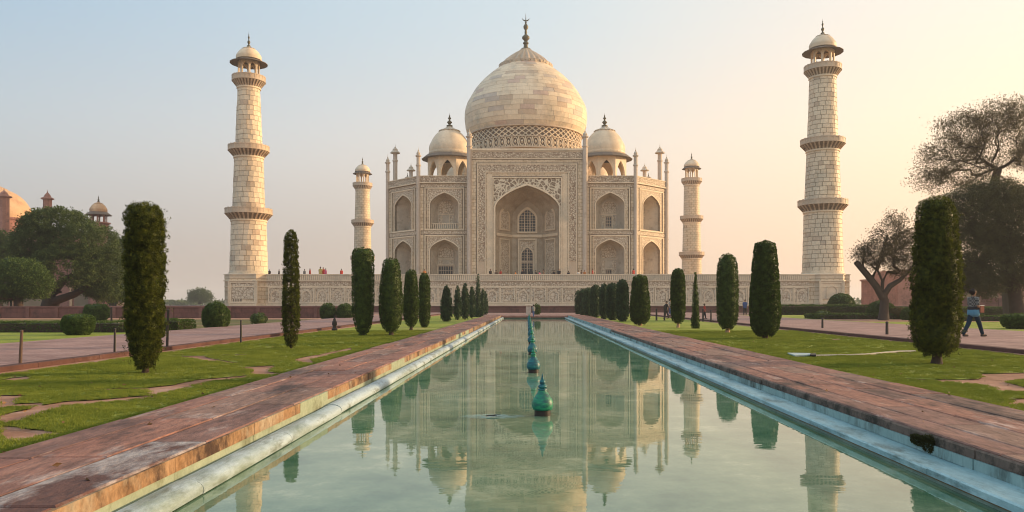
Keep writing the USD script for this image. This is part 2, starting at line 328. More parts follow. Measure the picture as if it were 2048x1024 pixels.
stone('pool_face_blue', (0.1944, 0.3112, 0.304), (0.3046, 0.4341, 0.416), 3.0, 0.7, 0.7, 22.0, 0.015, stain=(0.04536, 0.05324, 0.04), stain_scale=2.0, stain_at=(0.50, 0.66), stretch=(1, 1, 0.35))
stone('pool_rust', (0.16, 0.10, 0.05), (0.30, 0.20, 0.11), 3.0, 0.7, 0.4, 20.0, 0.01)
stone('pool_plaster', (0.20, 0.30, 0.25), (0.28, 0.38, 0.31), 1.5, 0.6, 0.3, 8.0, 0.01, stain=(0.10, 0.16, 0.12), stain_scale=1.0, stain_at=(0.5, 0.75))
stone('kerb_stone', (0.075, 0.033, 0.027), (0.125, 0.056, 0.044), 1.2, 0.85, 0.6, 12.0, 0.02, stain=(0.20, 0.12, 0.10), stain_scale=1.3, stain_at=(0.6, 0.8))
stone('bare_earth', (0.34, 0.165, 0.10), (0.47, 0.255, 0.17), 1.4, 0.9, 0.9, 22.0, 0.02, stain=(0.24, 0.12, 0.07), stain_scale=1.8, stain_at=(0.48, 0.68), blotch=((0.52, 0.33, 0.25), 0.8, (0.54, 0.7)))
stone('far_earth', (0.24, 0.14, 0.10), (0.30, 0.20, 0.14), 0.12, 0.95, 0.4, 3.0, 0.05, stain=(0.12, 0.12, 0.05), stain_scale=0.06, stain_at=(0.45, 0.6))
stone('cream_strip', (0.3744, 0.324, 0.2592), (0.4464, 0.4032, 0.3456), 2.0, 0.8, 0.3, 10.0, 0.01)
M('path_brick', {'g': ('geometry', {}), 'sep': ('separate_xyz', {}), 'cmb': ('combine_xyz', {}),
   'br': ('brick_texture', {'scale': 1.0, 'brick_width': 0.55, 'row_height': 0.27, 'mortar_size': 0.012, 'mortar_smooth': 0.3, 'color1': (0.29, 0.165, 0.14), 'color2': (0.40, 0.245, 0.21), 'mortar': (0.15, 0.085, 0.07)}),
   'n': ('noise_texture', {'scale': 0.5, 'detail': 6.0, 'roughness': 0.7}), 'r': ('map_range', {'from_min': 0.3, 'from_max': 0.7, 'to_min': 0.7, 'to_max': 1.2}),
   'n2': ('noise_texture', {'scale': 9.0, 'detail': 5.0}), 'm': ('mix_color', {'blend_type': 'multiply', 'fac': 1.0, 'use_clamp': False}),
   'b': ('bump', {'strength': 0.4, 'distance': 0.02}), 'p': ('principled_bsdf', {'roughness': 0.8, 'specular_ior_level': 0.25})},
  [('g.position', 'sep.vector'), ('sep.x', 'cmb.x'), ('sep.y', 'cmb.y'), ('cmb.vector', 'br.vector'), ('g.position', 'n.vector'), ('n.fac', 'r.value'), ('br.color', 'm.a'), ('r.result', 'm.b'), ('m.result', 'p.base_color'),
   ('g.position', 'n2.vector'), ('n2.fac', 'b.height'), ('b.normal', 'p.normal')], 'p.BSDF')
stone('lawn_green', (0.2019, 0.2496, 0.03773), (0.3246, 0.3513, 0.05868), 0.9, 0.9, 1.0, 45.0, 0.03, stain=(0.4387, 0.3882, 0.1363), stain_scale=0.5, stain_at=(0.50, 0.72), spec=0.15)
stone('lawn_dry', (0.20, 0.17, 0.075), (0.13, 0.13, 0.045), 0.3, 0.95, 0.8, 10.0, 0.05, stain=(0.28, 0.19, 0.11), stain_scale=0.2, stain_at=(0.5, 0.7), spec=0.1)
leafy('grass_blade', [(0.0, (0.1688, 0.2111, 0.02826)), (0.5, (0.2954, 0.3255, 0.04844)), (1.0, (0.4556, 0.4311, 0.1009))], 0.7, 0.3)
leafy('cypress_gold', [(0.0, (0.02331, 0.03388, 0.00544)), (0.4, (0.09065, 0.1047, 0.01224)), (0.75, (0.1943, 0.2002, 0.01904)), (1.0, (0.3108, 0.3003, 0.02992))], trans=0.3, nscale=11.0, share=0.6)
leafy('cypress_green', [(0.0, (0.03456, 0.05859, 0.01404)), (0.5, (0.07776, 0.1214, 0.02184)), (1.0, (0.1837, 0.2198, 0.04056))], nscale=7.0, share=0.6)
leafy('cypress_blue', [(0.0, (0.03024, 0.0567, 0.02652)), (0.5, (0.0567, 0.09828, 0.04056)), (1.0, (0.1039, 0.1607, 0.0624))], nscale=4.0, share=0.6)
leafy('bush_green', [(0.0, (0.0351, 0.06143, 0.01248)), (0.5, (0.08775, 0.1404, 0.02808)), (1.0, (0.1755, 0.2281, 0.0468))], nscale=6.0, share=0.6)
leafy('tree_green', [(0.0, (0.04128, 0.06683, 0.01642)), (0.5, (0.08943, 0.1263, 0.0301)), (1.0, (0.172, 0.2042, 0.05198))], nscale=1.6, share=0.6)
leafy('tree_olive', [(0.0, (0.078, 0.05796, 0.02178)), (0.5, (0.1482, 0.1076, 0.04114)), (1.0, (0.234, 0.1588, 0.0605))], nscale=1.2, share=0.6)
leafy('tree_dry', [(0.0, (0.08, 0.062, 0.034)), (0.5, (0.15, 0.112, 0.062)), (1.0, (0.23, 0.17, 0.09))], nscale=1.2, share=0.6)
leafy('tree_dusk', [(0.0, (0.05, 0.052, 0.02)), (0.5, (0.105, 0.10, 0.036)), (1.0, (0.17, 0.15, 0.056))], nscale=1.2, share=0.6)
leafy('moss', [(0.0, (0.036, 0.0396, 0.0108)), (0.6, (0.09, 0.09, 0.0216)), (1.0, (0.198, 0.162, 0.036))])
plain('bark', (0.055, 0.036, 0.026), 0.9, var=0.45, scale=3.0, bump=0.8, bdist=0.05)
plain('trunk_lime', (0.42, 0.25, 0.15), 0.9, var=0.3, scale=8.0, bump=0.5)
plain('iron', (0.035, 0.028, 0.025), 0.6, 0.2, var=0.3)
plain('brown_iron', (0.11, 0.065, 0.045), 0.75, 0.1, var=0.35)
M('glaze', {'g': ('geometry', {}), 'map': ('mapping', {'mapping_type': 'point', 'scale': (1, 1, 4)}), 'n': ('noise_texture', {'scale': 7.0, 'detail': 6.0, 'roughness': 0.75}),
   'r': ('rgb_ramp', {'ramp': [(0.28, (0.004, 0.035, 0.05)), (0.42, (0.006, 0.10, 0.085)), (0.54, (0.008, 0.20, 0.10)), (0.66, (0.03, 0.28, 0.15)), (0.78, (0.20, 0.36, 0.26))]}), 'b': ('bump', {'strength': 0.3, 'distance': 0.01}),
   'p': ('principled_bsdf', {'roughness': 0.45, 'specular_ior_level': 0.45})},
  [('g.position', 'map.vector'), ('map.vector', 'n.vector'), ('n.fac', 'r.fac'), ('r.color', 'p.base_color'), ('n.fac', 'b.height'), ('b.normal', 'p.normal')], 'p.BSDF')
M('glaze_blue', {'g': ('geometry', {}), 'map': ('mapping', {'mapping_type': 'point', 'scale': (1, 1, 5)}), 'n': ('noise_texture', {'scale': 6.0, 'detail': 6.0, 'roughness': 0.75}),
   'r': ('rgb_ramp', {'ramp': [(0.3, (0.004, 0.02, 0.04)), (0.45, (0.005, 0.075, 0.10)), (0.6, (0.01, 0.155, 0.155)), (0.75, (0.10, 0.28, 0.27))]}), 'b': ('bump', {'strength': 0.3, 'distance': 0.01}),
   'p': ('principled_bsdf', {'roughness': 0.45, 'specular_ior_level': 0.45})},
  [('g.position', 'map.vector'), ('map.vector', 'n.vector'), ('n.fac', 'r.fac'), ('r.color', 'p.base_color'), ('n.fac', 'b.height'), ('b.normal', 'p.normal')], 'p.BSDF')
plain('pipe_black', (0.02, 0.015, 0.012), 0.5)
# milky green pool water: suspended algae give it a body colour, the surface mirrors
M('water', {'g': ('geometry', {}), 'n': ('noise_texture', {'scale': 1.1, 'detail': 7.0, 'roughness': 0.7}), 'r': ('rgb_ramp', {'ramp': [(0.34, (0.03, 0.08, 0.045)), (0.46, (0.075, 0.145, 0.085)), (0.56, (0.125, 0.20, 0.12)), (0.68, (0.27, 0.335, 0.22))]}),
   'map': ('mapping', {'mapping_type': 'point', 'scale': (1.0, 2.2, 1.0)}), 'n2': ('noise_texture', {'scale': 1.6, 'detail': 3.0, 'roughness': 0.55}), 'b': ('bump', {'strength': 0.05, 'distance': 0.02}),
   'p': ('principled_bsdf', {'roughness': 0.012, 'ior': 1.62, 'specular_ior_level': 0.5})},
  [('g.position', 'n.vector'), ('n.fac', 'r.fac'), ('r.color', 'p.base_color'), ('g.position', 'map.vector'), ('map.vector', 'n2.vector'), ('n2.fac', 'b.height'), ('b.normal', 'p.normal')], 'p.BSDF')
plain('dry_leaf', (0.20, 0.11, 0.05), 0.8, var=0.5, scale=3.0)
FC = ground(985, 833, -0.2)
M('foam', {'g': ('geometry', {}), 'off': ('vector_math', {'math_type': 'subtract', 'vector2': (FC[0] + 0.02, FC[1], -0.196)}), 'sc': ('vector_math', {'math_type': 'multiply', 'vector2': (1 / 0.45, 1 / 0.24, 0.0)}), 'len': ('vector_math', {'math_type': 'length'}),
   'r': ('map_range', {'from_min': 0.1, 'from_max': 1.0, 'to_min': 0.62, 'to_max': 0.0, 'clamp': True}), 'n': ('noise_texture', {'scale': 9.0, 'detail': 5.0, 'distortion': 1.0}), 'r2': ('map_range', {'from_min': 0.3, 'from_max': 0.65, 'clamp': True}),
   'a': ('math', {'math_type': 'multiply'}), 'p': ('principled_bsdf', {'base_color': (0.30, 0.50, 0.52), 'roughness': 0.3}), 't': ('transparent_bsdf', {}), 'mx': ('mix_closure', {})},
  [('g.position', 'off.vector1'), ('off.vector', 'sc.vector1'), ('sc.vector', 'len.vector1'), ('len.value', 'r.value'), ('g.position', 'n.vector'), ('n.fac', 'r2.value'), ('r.result', 'a.value1'), ('r2.result', 'a.value2'),
   ('a.value', 'mx.fac'), ('t.BSDF', 'mx.closure1'), ('p.BSDF', 'mx.closure2')], 'mx.closure')
plain('board_blue', (0.35, 0.434, 0.434), 0.6, var=0.2)
for nm, c in dict(skin=(0.28, 0.16, 0.10), hair=(0.018, 0.013, 0.011), denim=(0.008, 0.024, 0.042), sash_blue=(0.09, 0.22, 0.30), cloth_dark=(0.03, 0.028, 0.03), cloth_red=(0.42, 0.05, 0.035), cloth_pink=(0.5, 0.12, 0.22), cloth_yellow=(0.42, 0.34, 0.12),
                  cloth_orange=(0.5, 0.19, 0.06), cloth_white=(0.6, 0.57, 0.52), cloth_blue=(0.06, 0.09, 0.2), cloth_brown=(0.16, 0.10, 0.07), cloth_grey=(0.2, 0.2, 0.2), shoe=(0.05, 0.04, 0.035), bag_tan=(0.26, 0.10, 0.065)).items():
    plain(nm, c, 0.85, var=0.2, scale=25.0, spec=0.2)
M('check_cloth', {'g': ('geometry', {}), 'c': ('checker_texture', {'scale': 17.0, 'color1': (0.20, 0.19, 0.17), 'color2': (0.012, 0.011, 0.011)}), 'p': ('principled_bsdf', {'roughness': 0.9})},
  [('g.position', 'c.vector'), ('c.color', 'p.base_color')], 'p.BSDF')
plain('sign_dark', (0.07, 0.08, 0.1), 0.6)

# ------------------------------------------------------------------ ground, paths, pool
rng = random.Random(7)
WATER, WALK, PATH = -0.2, 0.1, 0.1
PL, PR, PY0, PY1 = -2.8, 3.72, 1.2, 75.0            # the pool between the walkways' inner edges
WL, WR = -4.25, 5.5                                 # their outer edges
pool_hole = sbox(PL - 0.3, PY0 - 1.0, PR + 0.3, PY1 + 0.3)
s = setting('ground')
part(s, 'earth', flat(sbox(-3500, -60, 3500, 3500).difference(pool_hole), -0.06), 'far_earth')

lawn_l = sbox(-9.55, 0.5, WL - 0.02, 92)
lawn_r = sbox(WR + 0.02, 0.5, 12.2, 92)
zoom1 = lambda pts: Polygon([ground(x / 2.416, 600 + y / 2.416)[:2] for x, y in pts]).buffer(0)
zoom4 = lambda pts: Polygon([ground(1540 + x / 2.416, 600 + y / 2.416)[:2] for x, y in pts]).buffer(0)
bare_l = [zoom1(p) for p in (
    [(0, 600), (0, 565), (190, 510), (320, 490), (520, 478), (705, 463), (770, 471), (560, 490), (330, 510), (200, 550), (20, 600)],
    [(0, 518), (0, 505), (200, 497), (200, 512)],
    [(0, 460), (115, 462), (90, 480), (60, 500), (0, 503)],
    [(400, 438), (560, 425), (700, 425), (850, 408), (970, 385), (1190, 365), (1200, 372), (1000, 395), (930, 412), (850, 440), (760, 460), (710, 460), (720, 432), (580, 432)],
    [(1150, 325), (1210, 322), (1340, 315), (1300, 330), (1290, 345), (1355, 357), (1300, 362), (1210, 362), (1225, 340)],
    [(795, 272), (980, 270), (1020, 283), (1160, 306), (1100, 304), (980, 288), (900, 276)],
    [(1425, 290), (1470, 275), (1540, 265), (1691, 232), (1700, 240), (1560, 270), (1510, 285), (1500, 295), (1530, 303), (1480, 303)],
    [(0, 385), (140, 367), (140, 375), (175, 380), (60, 390)],
    [(0, 608), (180, 630), (280, 645), (100, 676), (0, 666)],
    [(1080, 265), (1190, 262), (1185, 266), (1090, 268)])]
bare_r = [zoom4(p) for p in (
    [(600, 375), (800, 385), (1035, 383), (1030, 370), (1005, 357), (1227, 352), (1300, 350), (1300, 390), (1227, 385), (1135, 395), (1227, 420), (1300, 430), (1300, 460), (1227, 447), (1120, 435), (1060, 412), (820, 392)],
    [(1150, 500), (1170, 478), (1227, 475), (1300, 472), (1300, 520), (1227, 510)],
    [(300, 188), (335, 187), (335, 193), (300, 194)])]
def ragged(polys, seed):
    """worn outlines: no straight run of an edge"""
    out = []
    for k, p in enumerate(polys):
        p = p.segmentize(0.06)
        c = np.array(p.exterior.coords)
        q = np.c_[c * 2.2, np.full(len(c), seed + k)]
        c = c + 0.10 * (np.c_[meshkit.fbm(q, 3, seed), meshkit.fbm(q, 3, seed + 9)] - 0.5)
        c = c + 0.09 * (np.c_[meshkit.fbm(q * 4.5, 2, seed + 3), meshkit.fbm(q * 4.5, 2, seed + 5)] - 0.5)
        out.append(Polygon(c).buffer(0.015).buffer(-0.015))
    return unary_union([o for o in out if not o.is_empty]).buffer(0.035)
bare_l, bare_r = ragged(bare_l, 3), ragged(bare_r, 5)
near_l = lawn_l.difference(bare_l); near_r = lawn_r.difference(bare_r)
tag_kind = 'structure'
s = setting('lawn')
part(s, 'turf', flat(near_l, 0.0), 'lawn_green')
part(s, 'turf', flat(near_r, 0.0), 'lawn_green')
s = setting('worn_path')
part(s, 'bare_soil', flat(bare_l.intersection(lawn_l), -0.012), 'bare_earth')
part(s, 'bare_soil', flat(bare_r.intersection(lawn_r), -0.012), 'bare_earth')

# walkways beside the pool: long sandstone slabs with open joints
def walkway(name, rows, edge_mat, inner, seed):
    r = random.Random(seed)
    w = setting(name)
    x0, x1 = min(a for a, b in rows), max(b for a, b in rows)
    part(w, 'bedding', box(x0 + 0.01, x1 - 0.01, PY0, PY1 + 2, -0.05, WALK - 0.035), 'bare_earth')
    far = []
    for a, b in rows:
        y = PY0 + r.uniform(0, 0.5)
        while y < PY1 + 1.5:
            L = r.uniform(1.1, 2.6)
            y1 = min(y + L, PY1 + 2)
            g = 0.006 + 0.006 * r.random()
            dz = r.uniform(-0.008, 0.008)
            m = cbox(a + g, b - g, y + g, y1 - g, -0.03, WALK + dz, 0.012)
            v = m[0]; top = v[:, 2] > 0
            v[top, 2] += 0.004 * (meshkit.fbm(v[top] * 1.3, 2, seed) - 0.5)
            mat = r.choice(SLABS)
            if edge_mat == 'left' and a > -3.4 and y < 4.9:
                mat = 'slab_limewashed'
            if y < 42:
                part(w, 'slab', m, mat)
            else:
                far.append(m)
            y = y1
    part(w, 'paving', far, SLABS[0], kind='stuff')
walkway('left_pool_walkway', [(-4.25, -3.86), (-3.86, -3.29), (-3.29, PL)], 'left', PL, 11)
walkway('right_pool_walkway', [(PR, 4.06), (4.06, 4.52), (4.52, 5.0), (5.0, WR)], 'right', PR, 12)

# pool: face stones under the slabs, a rounded marble roll on the left, a flat bluish ledge on the right
p = setting('pool')
part(p, 'basin_wall', [box(PL - 0.25, PL + 0.02, PY0, PY1, -1.2, -0.215), box(PR - 0.02, PR + 0.25, PY0, PY1, -1.2, -0.2), box(PL - 0.2, PR + 0.2, PY1, PY1 + 0.3, -1.2, -0.02), box(PL - 0.2, PR + 0.2, PY0 - 0.3, PY0, -1.2, -0.02)], 'pool_plaster')
part(p, 'basin_floor', flat(sbox(PL - 0.2, PY0, PR + 0.2, PY1), -1.1), 'pool_plaster')
y = PY0
r = random.Random(5)
far = []
while y < PY1:
    L = r.uniform(0.9, 1.9); y1 = min(PY1, y + L); d = r.uniform(-0.006, 0.006)
    m = box(PL - 0.2, PL + 0.012 + d, y + 0.004, y1 - 0.004, -0.03, WALK - 0.014)
    low = box(PL - 0.2, PL + 0.004 + d, y + 0.003, y1 - 0.003, -0.13, -0.033)
    if y < 34:
        part(p, 'face_stone', m, r.choice(['pool_face_ochre', 'pool_face_ochre', 'pool_face_ochre', 'pool_face_lime']) if y > 4 else 'pool_face_ochre')
        part(p, 'face_stone', low, 'pool_face_lime')
    else:
        far += [m, low]
    y = y1
part(p, 'far_facing', far, 'pool_face_ochre', kind='stuff')
y = PY0; far = []
while y < PY1:
    L = r.uniform(1.9, 2.6); y1 = min(PY1, y + L)
    a = np.linspace(-0.35, PI * 0.98, 12)
    dz = r.uniform(-0.005, 0.005)
    prof = [(PL + 0.12 + 0.135 * math.cos(t), -0.16 + dz + 0.085 * math.sin(t)) for t in a] + [(PL - 0.02, -0.2), (PL + 0.20, -0.205)]
    ys = np.linspace(y + 0.006, y1 - 0.006, 5)
    k = len(prof)
    v = np.array([[px, yy, pz] for yy in ys for px, pz in prof])
    v[:, 0] += 0.010 * (meshkit.fbm(v * 1.5, 2, 3) - 0.5)
    q = [[i * k + j, i * k + (j + 1) % k, (i + 1) * k + (j + 1) % k, (i + 1) * k + j] for i in range(4) for j in range(k)]
    caps = [[0, j, j + 1] for j in range(1, k - 1)] + [[4 * k, 4 * k + j + 1, 4 * k + j] for j in range(1, k - 1)]
    qq = np.array(q)
    m = (v, np.vstack([qq[:, [0, 1, 2]], qq[:, [0, 2, 3]], caps]))
    if y < 45:
        part(p, 'coping', m, 'coping_white', smooth=40)
    else:
        far.append(m)
    y = y1
part(p, 'far_coping', far, 'coping_white', kind='stuff', smooth=40)
part(p, 'rust_line', box(PL, PL + 0.225, PY0, PY1, -0.232, -0.2051), 'pool_rust')
# right side
y = PY0; far = []
while y < PY1:
    L = r.uniform(1.6, 3.2); y1 = min(PY1, y + L); d = r.uniform(-0.008, 0.008)
    up = cbox(PR - 0.02 + d, PR + 0.2, y + 0.005, y1 - 0.005, 0.0, WALK - 0.016, 0.012)
    lo = box(PR - 0.035 + d, PR + 0.2, y + 0.004, y1 - 0.004, -0.09, -0.002)
    if y < 34:
        part(p, 'edge_stone', up, 'pool_face_dark'); part(p, 'face_stone', lo, 'pool_face_blue')
    else:
        far += [up, lo]
    y = y1
part(p, 'far_edging', far, 'pool_face_blue', kind='stuff')
y = PY0; far = []
while y < PY1:
    L = r.uniform(1.8, 2.7); y1 = min(PY1, y + L); d = r.uniform(-0.004, 0.004)
    m = cbox(PR - 0.36, PR + 0.02, y + 0.003, y1 - 0.003, -0.155, -0.092 + d, 0.014)
    if y < 45:
        part(p, 'ledge', m, 'coping_blue')
    else:
        far.append(m)
    y = y1
part(p, 'far_ledge', far, 'coping_blue', kind='stuff')
part(p, 'rust_line', box(PR - 0.34, PR, PY0, PY1, -0.172, -0.1552), 'pool_rust')
part(p, 'ledge_base', box(PR - 0.33, PR, PY0, PY1, -0.30, -0.1722), 'pool_plaster')
part(p, 'end_coping', [cbox(PL, PR, PY1 - 0.25, PY1 + 0.3, -0.1, 0.08)], 'red_smooth')
w = setting('water')
part(w, 'pool_water', flat(sbox(PL - 0.1, PY0 - 0.1, PR + 0.1, PY1 + 0.05), WATER), 'water')

# side paths with kerbs
def side_path(name, x0, x1, y0, y1, kx, ks, seed):
    s = setting(name)
    part(s, 'brick_paving', box(x0, x1, y0, y1, -0.05, PATH), 'path_brick')
    r = random.Random(seed)
    y = y0; far = []
    while y < y1:
        L = r.uniform(0.9, 1.3); ye = min(y1, y + L)
        m = cbox(min(kx, kx + ks), max(kx, kx + ks), y + 0.005, ye - 0.005, -0.05, PATH + 0.012 + r.uniform(-0.004, 0.004), 0.012)
        if y < 62:
            part(s, 'kerb_stone', m, 'kerb_stone')
        else:
            far.append(m)
        y = ye
    if far:
        part(s, 'far_kerb', far, 'kerb_stone', kind='stuff')
    part(s, 'gravel_edge', box(kx - (0.12 if ks > 0 else 0), kx + (0.12 if ks < 0 else 0), y0, y1, -0.05, 0.012), 'bare_earth') if False else None
side_path('left_path', -15.7, -10.12, 8.0, 98.0, -9.86, -0.26, 21)
side_path('right_path', 12.76, 21.0, 8.0, 98.0, 12.5, 0.26, 22)
s = setting('path_edging')
part(s, 'earth_strip', [box(-9.86, -9.5, 8, 98, -0.06, 0.006), box(12.15, 12.5, 8, 98, -0.06, 0.006)], 'bare_earth')
s = setting('outer_lawn')
part(s, 'dry_turf', flat(sbox(-80, 8, -15.72, 62), -0.02), 'lawn_dry')
part(s, 'turf', flat(sbox(-40, 12, -15.72, 30).union(sbox(-60, 30, -15.72, 36)), -0.014), 'lawn_green')
part(s, 'turf', flat(sbox(21.02, 10, 75, 85), -0.014), 'lawn_green')
part(s, 'earth_bed', flat(sbox(23.5, 54, 60, 62), -0.008), 'bare_earth')
s = setting('cross_path')
part(s, 'brick_paving', [box(-60, WL - 3, 92.2, 98, -0.05, 0.04), box(WR + 3, 60, 92.2, 98, -0.05, 0.04), box(WL - 3, WR + 3, 77.2, 98, -0.05, 0.036)], 'path_brick')

# sandstone terrace below the marble platform
tp = sbox(-64, 108, 66, 236)
w = setting('sandstone_terrace')
part(w, 'terrace_wall', [box(-64, 66, 108, 236, -0.1, 0.78)], 'dark_red_wall')
for i in range(44):
    part(w, 'coping_stone', cbox(-64 + i * 2.955 + 0.01, -64 + (i + 1) * 2.955 - 0.01, 107.85, 109.4, 0.781, 0.88, 0.02), 'dark_red_stone')
part(w, 'floor', flat(sbox(-64, 109.4, 66, 236), 0.86), 'dark_red_stone')

# ------------------------------------------------------------------ marble platform
def chamfered(x0, x1, y0, y1, c):
    return Polygon([(x0 + c, y0), (x1 - c, y0), (x1, y0 + c), (x1, y1 - c), (x1 - c, y1), (x0 + c, y1), (x0, y1 - c), (x0, y0 + c)])
MINA = [(-44.1, 121.0), (45.9, 121.0), (-45.8, 211.0), (44.2, 211.0)]
bast = [chamfered(-46.5, -40.0, 116.2, 126, 1.25), chamfered(42.6, 48.7, 116.7, 126, 1.35), chamfered(-49, -42.5, 206, 216, 1.3), chamfered(41, 47.5, 206, 216, 1.3)]
foot = unary_union([sbox(-46.4, 117.3, 48.6, 215)] + bast)
def prism(poly, z0, z1):
    out = []
    for g in getattr(poly, 'geoms', [poly]):
        m = trimesh.creation.extrude_polygon(g, z1 - z0, engine='earcut')
        v = np.array(m.vertices); v[:, 2] += z0
        out.append((v, np.array(m.faces)))
    return cat(*out)
pl = thing('marble_platform', 'long white marble platform with carved panels that carries the domed mausoleum', 'platform', (0, 165, 0.86))
part(pl, 'body', prism(foot, 0.862, 5.0), 'marble')
part(pl, 'parapet', prism(foot.buffer(0.03).difference(foot.buffer(-0.35)), 5.0, 5.56), 'marble_smooth')
part(pl, 'parapet_cap', prism(foot.buffer(0.12, join_style=2).difference(foot.buffer(-0.45, join_style=2)), 5.561, 5.70), 'marble_pale')
part(pl, 'cornice', prism(foot.buffer(0.16, join_style=2).difference(foot.buffer(-0.05)), 4.60, 4.76), 'marble_pale')
part(pl, 'base_moulding', prism(foot.buffer(0.14, join_style=2).difference(foot.buffer(-0.05)), 0.866, 1.25), 'marble_smooth')
part(pl, 'string_course', prism(foot.buffer(0.07, join_style=2).difference(foot.buffer(-0.05)), 3.72, 3.86), 'marble_pale')
fp = Frame((0, 117.3, 0), 0)
X0, X1 = -39.85, 42.45
part(pl, 'frieze', slab(fp, rect(X0, X1, 3.93, 4.55), 0.0, 0.03), 'inlay_fine')
bal = [slab(fp, rect(x, x + 0.15, 4.80, 5.50), 0.03, 0.13) for x in np.arange(X0 + 0.1, X1 - 0.15, 0.30)]
part(pl, 'balusters', bal, 'marble_pale', kind='stuff')
part(pl, 'baluster_recess', slab(fp, rect(X0, X1, 4.78, 5.53), 0.031, 0.045), 'marble_weathered_shade')
n = 35; pitch = (X1 - X0) / n
for i in range(n):
    u0 = X0 + i * pitch; u1 = u0 + pitch; cu = (u0 + u1) / 2
    carved = part(pl, 'carved_panel', slab(fp, rect(u0 + 0.2, u1 - 0.2, 1.4, 3.58), 0.0, 0.02), 'carved_panel')
    part(pl, 'panel_frame', slab(fp, border(u0 + 0.05, u1 - 0.05, 1.28, 3.70, 0.14), 0.0, 0.10), 'marble_pale')
    if i % 2 == 0 or i < 13 or i > 20:
        ring = arch(1.55, 1.42, 2.55, 3.42, cu, 8).difference(arch(1.15, 1.42, 2.5, 3.16, cu, 8))
    else:
        ring = unary_union([border(cu - 0.72, cu + 0.72, 1.5, 2.75, 0.12), border(cu - 0.72, cu + 0.72, 2.85, 3.45, 0.1)])
    part(carved, 'relief', slab(fp, ring, 0.021, 0.09), 'marble_smooth')
# bastion faces
for (x0, x1, yy) in ((-45.2, -41.3, 116.2), (44.0, 47.3, 116.7)):
    fb = Frame((0, yy, 0), 0)
    cp = part(pl, 'carved_panel', slab(fb, rect(x0 + 0.25, x1 - 0.25, 1.95, 4.3), 0.0, 0.03), 'carved_panel' if x0 < 0 else 'marble_smooth')
    part(pl, 'panel_frame', slab(fb, border(x0, x1, 1.3, 4.55, 0.22), 0.0, 0.1), 'marble_pale')
    if x0 > 0:
        part(cp, 'relief', slab(fb, arch(1.5, 2.1, 3.2, 3.9, (x0 + x1) / 2, 10).buffer(0.1).difference(arch(1.5, 2.1, 3.2, 3.9, (x0 + x1) / 2, 10)), 0.031, 0.12), 'marble_pale')
    else:
        for k in range(5):
            part(cp, 'grille_bar', slab(fb, rect(x0 + 0.4 + k * 0.26, x0 + 0.48 + k * 0.26, 1.3, 1.9), 0.0, 0.08), 'marble_pale')
        part(cp, 'grille_opening', slab(fb, rect(x0 + 0.3, x0 + 1.8, 1.3, 1.92), 0.0, 0.02), 'mortar')
    for cx in (x0, x1 - 0.0):
        part(pl, 'pilaster', slab(fb, rect(cx - 0.28 if cx == x0 else cx, cx if cx == x0 else cx + 0.28, 1.25, 4.6), 0, 0.14), 'marble_smooth')

# ------------------------------------------------------------------ curved masonry, kiosks, finials
MSTONES = ['marble_pale'] * 7 + ['marble_smooth'] * 6 + ['marble_tan']
STONES = ['marble_pale'] * 7 + ['marble_smooth'] * 7 + ['marble_grey'] * 2 + ['marble_tan'] * 2 + ['marble_pink']
def curved_block(c, a0, a1, p0, p1, thick, na=2):
    """a stone of a round wall between the angles and the profile points (radius, z)"""
    a = np.linspace(a0, a1, na + 1)
    rings = []
    for off in (0.0, -thick):
        for (rr, z) in (p0, p1):
            rings.append(np.c_[c[0] + (rr + off) * np.cos(a), c[1] + (rr + off) * np.sin(a), np.full(na + 1, z)])
    v = np.vstack(rings); m = na + 1
    q = []
    for i in range(na):
        q += [[i, i + 1, m + i + 1, m + i], [i + 1, i, 2 * m + i, 2 * m + i + 1], [m + i, m + i + 1, 3 * m + i + 1, 3 * m + i]]
    q += [[0, m, 3 * m, 2 * m], [na, 2 * m + na, 3 * m + na, m + na]]
    q = np.array(q)
    return v, np.vstack([q[:, [0, 1, 2]], q[:, [0, 2, 3]]])

def masonry(parent, c, prof, course, width, gap, thick, seed, name='stone', most=290, proud=0.02, stones=STONES, mass='masonry', back=0.25, na=2):
    """courses of single stones round a profile of (radius, z); those that face the camera are parts"""
    r = random.Random(seed)
    P = np.array(prof, float)
    s = np.r_[0, np.cumsum(np.linalg.norm(np.diff(P, axis=0), axis=1))]
    n = max(1, int(round(s[-1] / course)))
    cuts = np.linspace(0, s[-1], n + 1)
    at_s = lambda q: (float(np.interp(q, s, P[:, 0])), float(np.interp(q, s, P[:, 1])))
    singles, rest = [], []
    for k in range(n):
        q0, q1 = at_s(cuts[k] + gap / 2), at_s(cuts[k + 1] - gap / 2)
        rm = (q0[0] + q1[0]) / 2
        a = -PI / 2 - PI + r.uniform(0, 1) * width / rm
        end = a + 2 * PI
        while a < end - 1e-6:
            w = width * r.uniform(0.7, 1.35) / rm
            a1 = a + w if a + 1.5 * w < end else end
            off = r.uniform(-proud, proud)
            m = curved_block(c, a + gap / 2 / rm, a1 - gap / 2 / rm, (q0[0] + off, q0[1]), (q1[0] + off, q1[1]), thick, na)
            face = math.cos((a + a1) / 2 + PI / 2)
            (singles if face > back and len(singles) < most else rest).append(m)
            a = a1
    for m in singles:
        part(parent, name, m, r.choice(stones))
    part(parent, mass, rest, stones[0], kind='stuff')

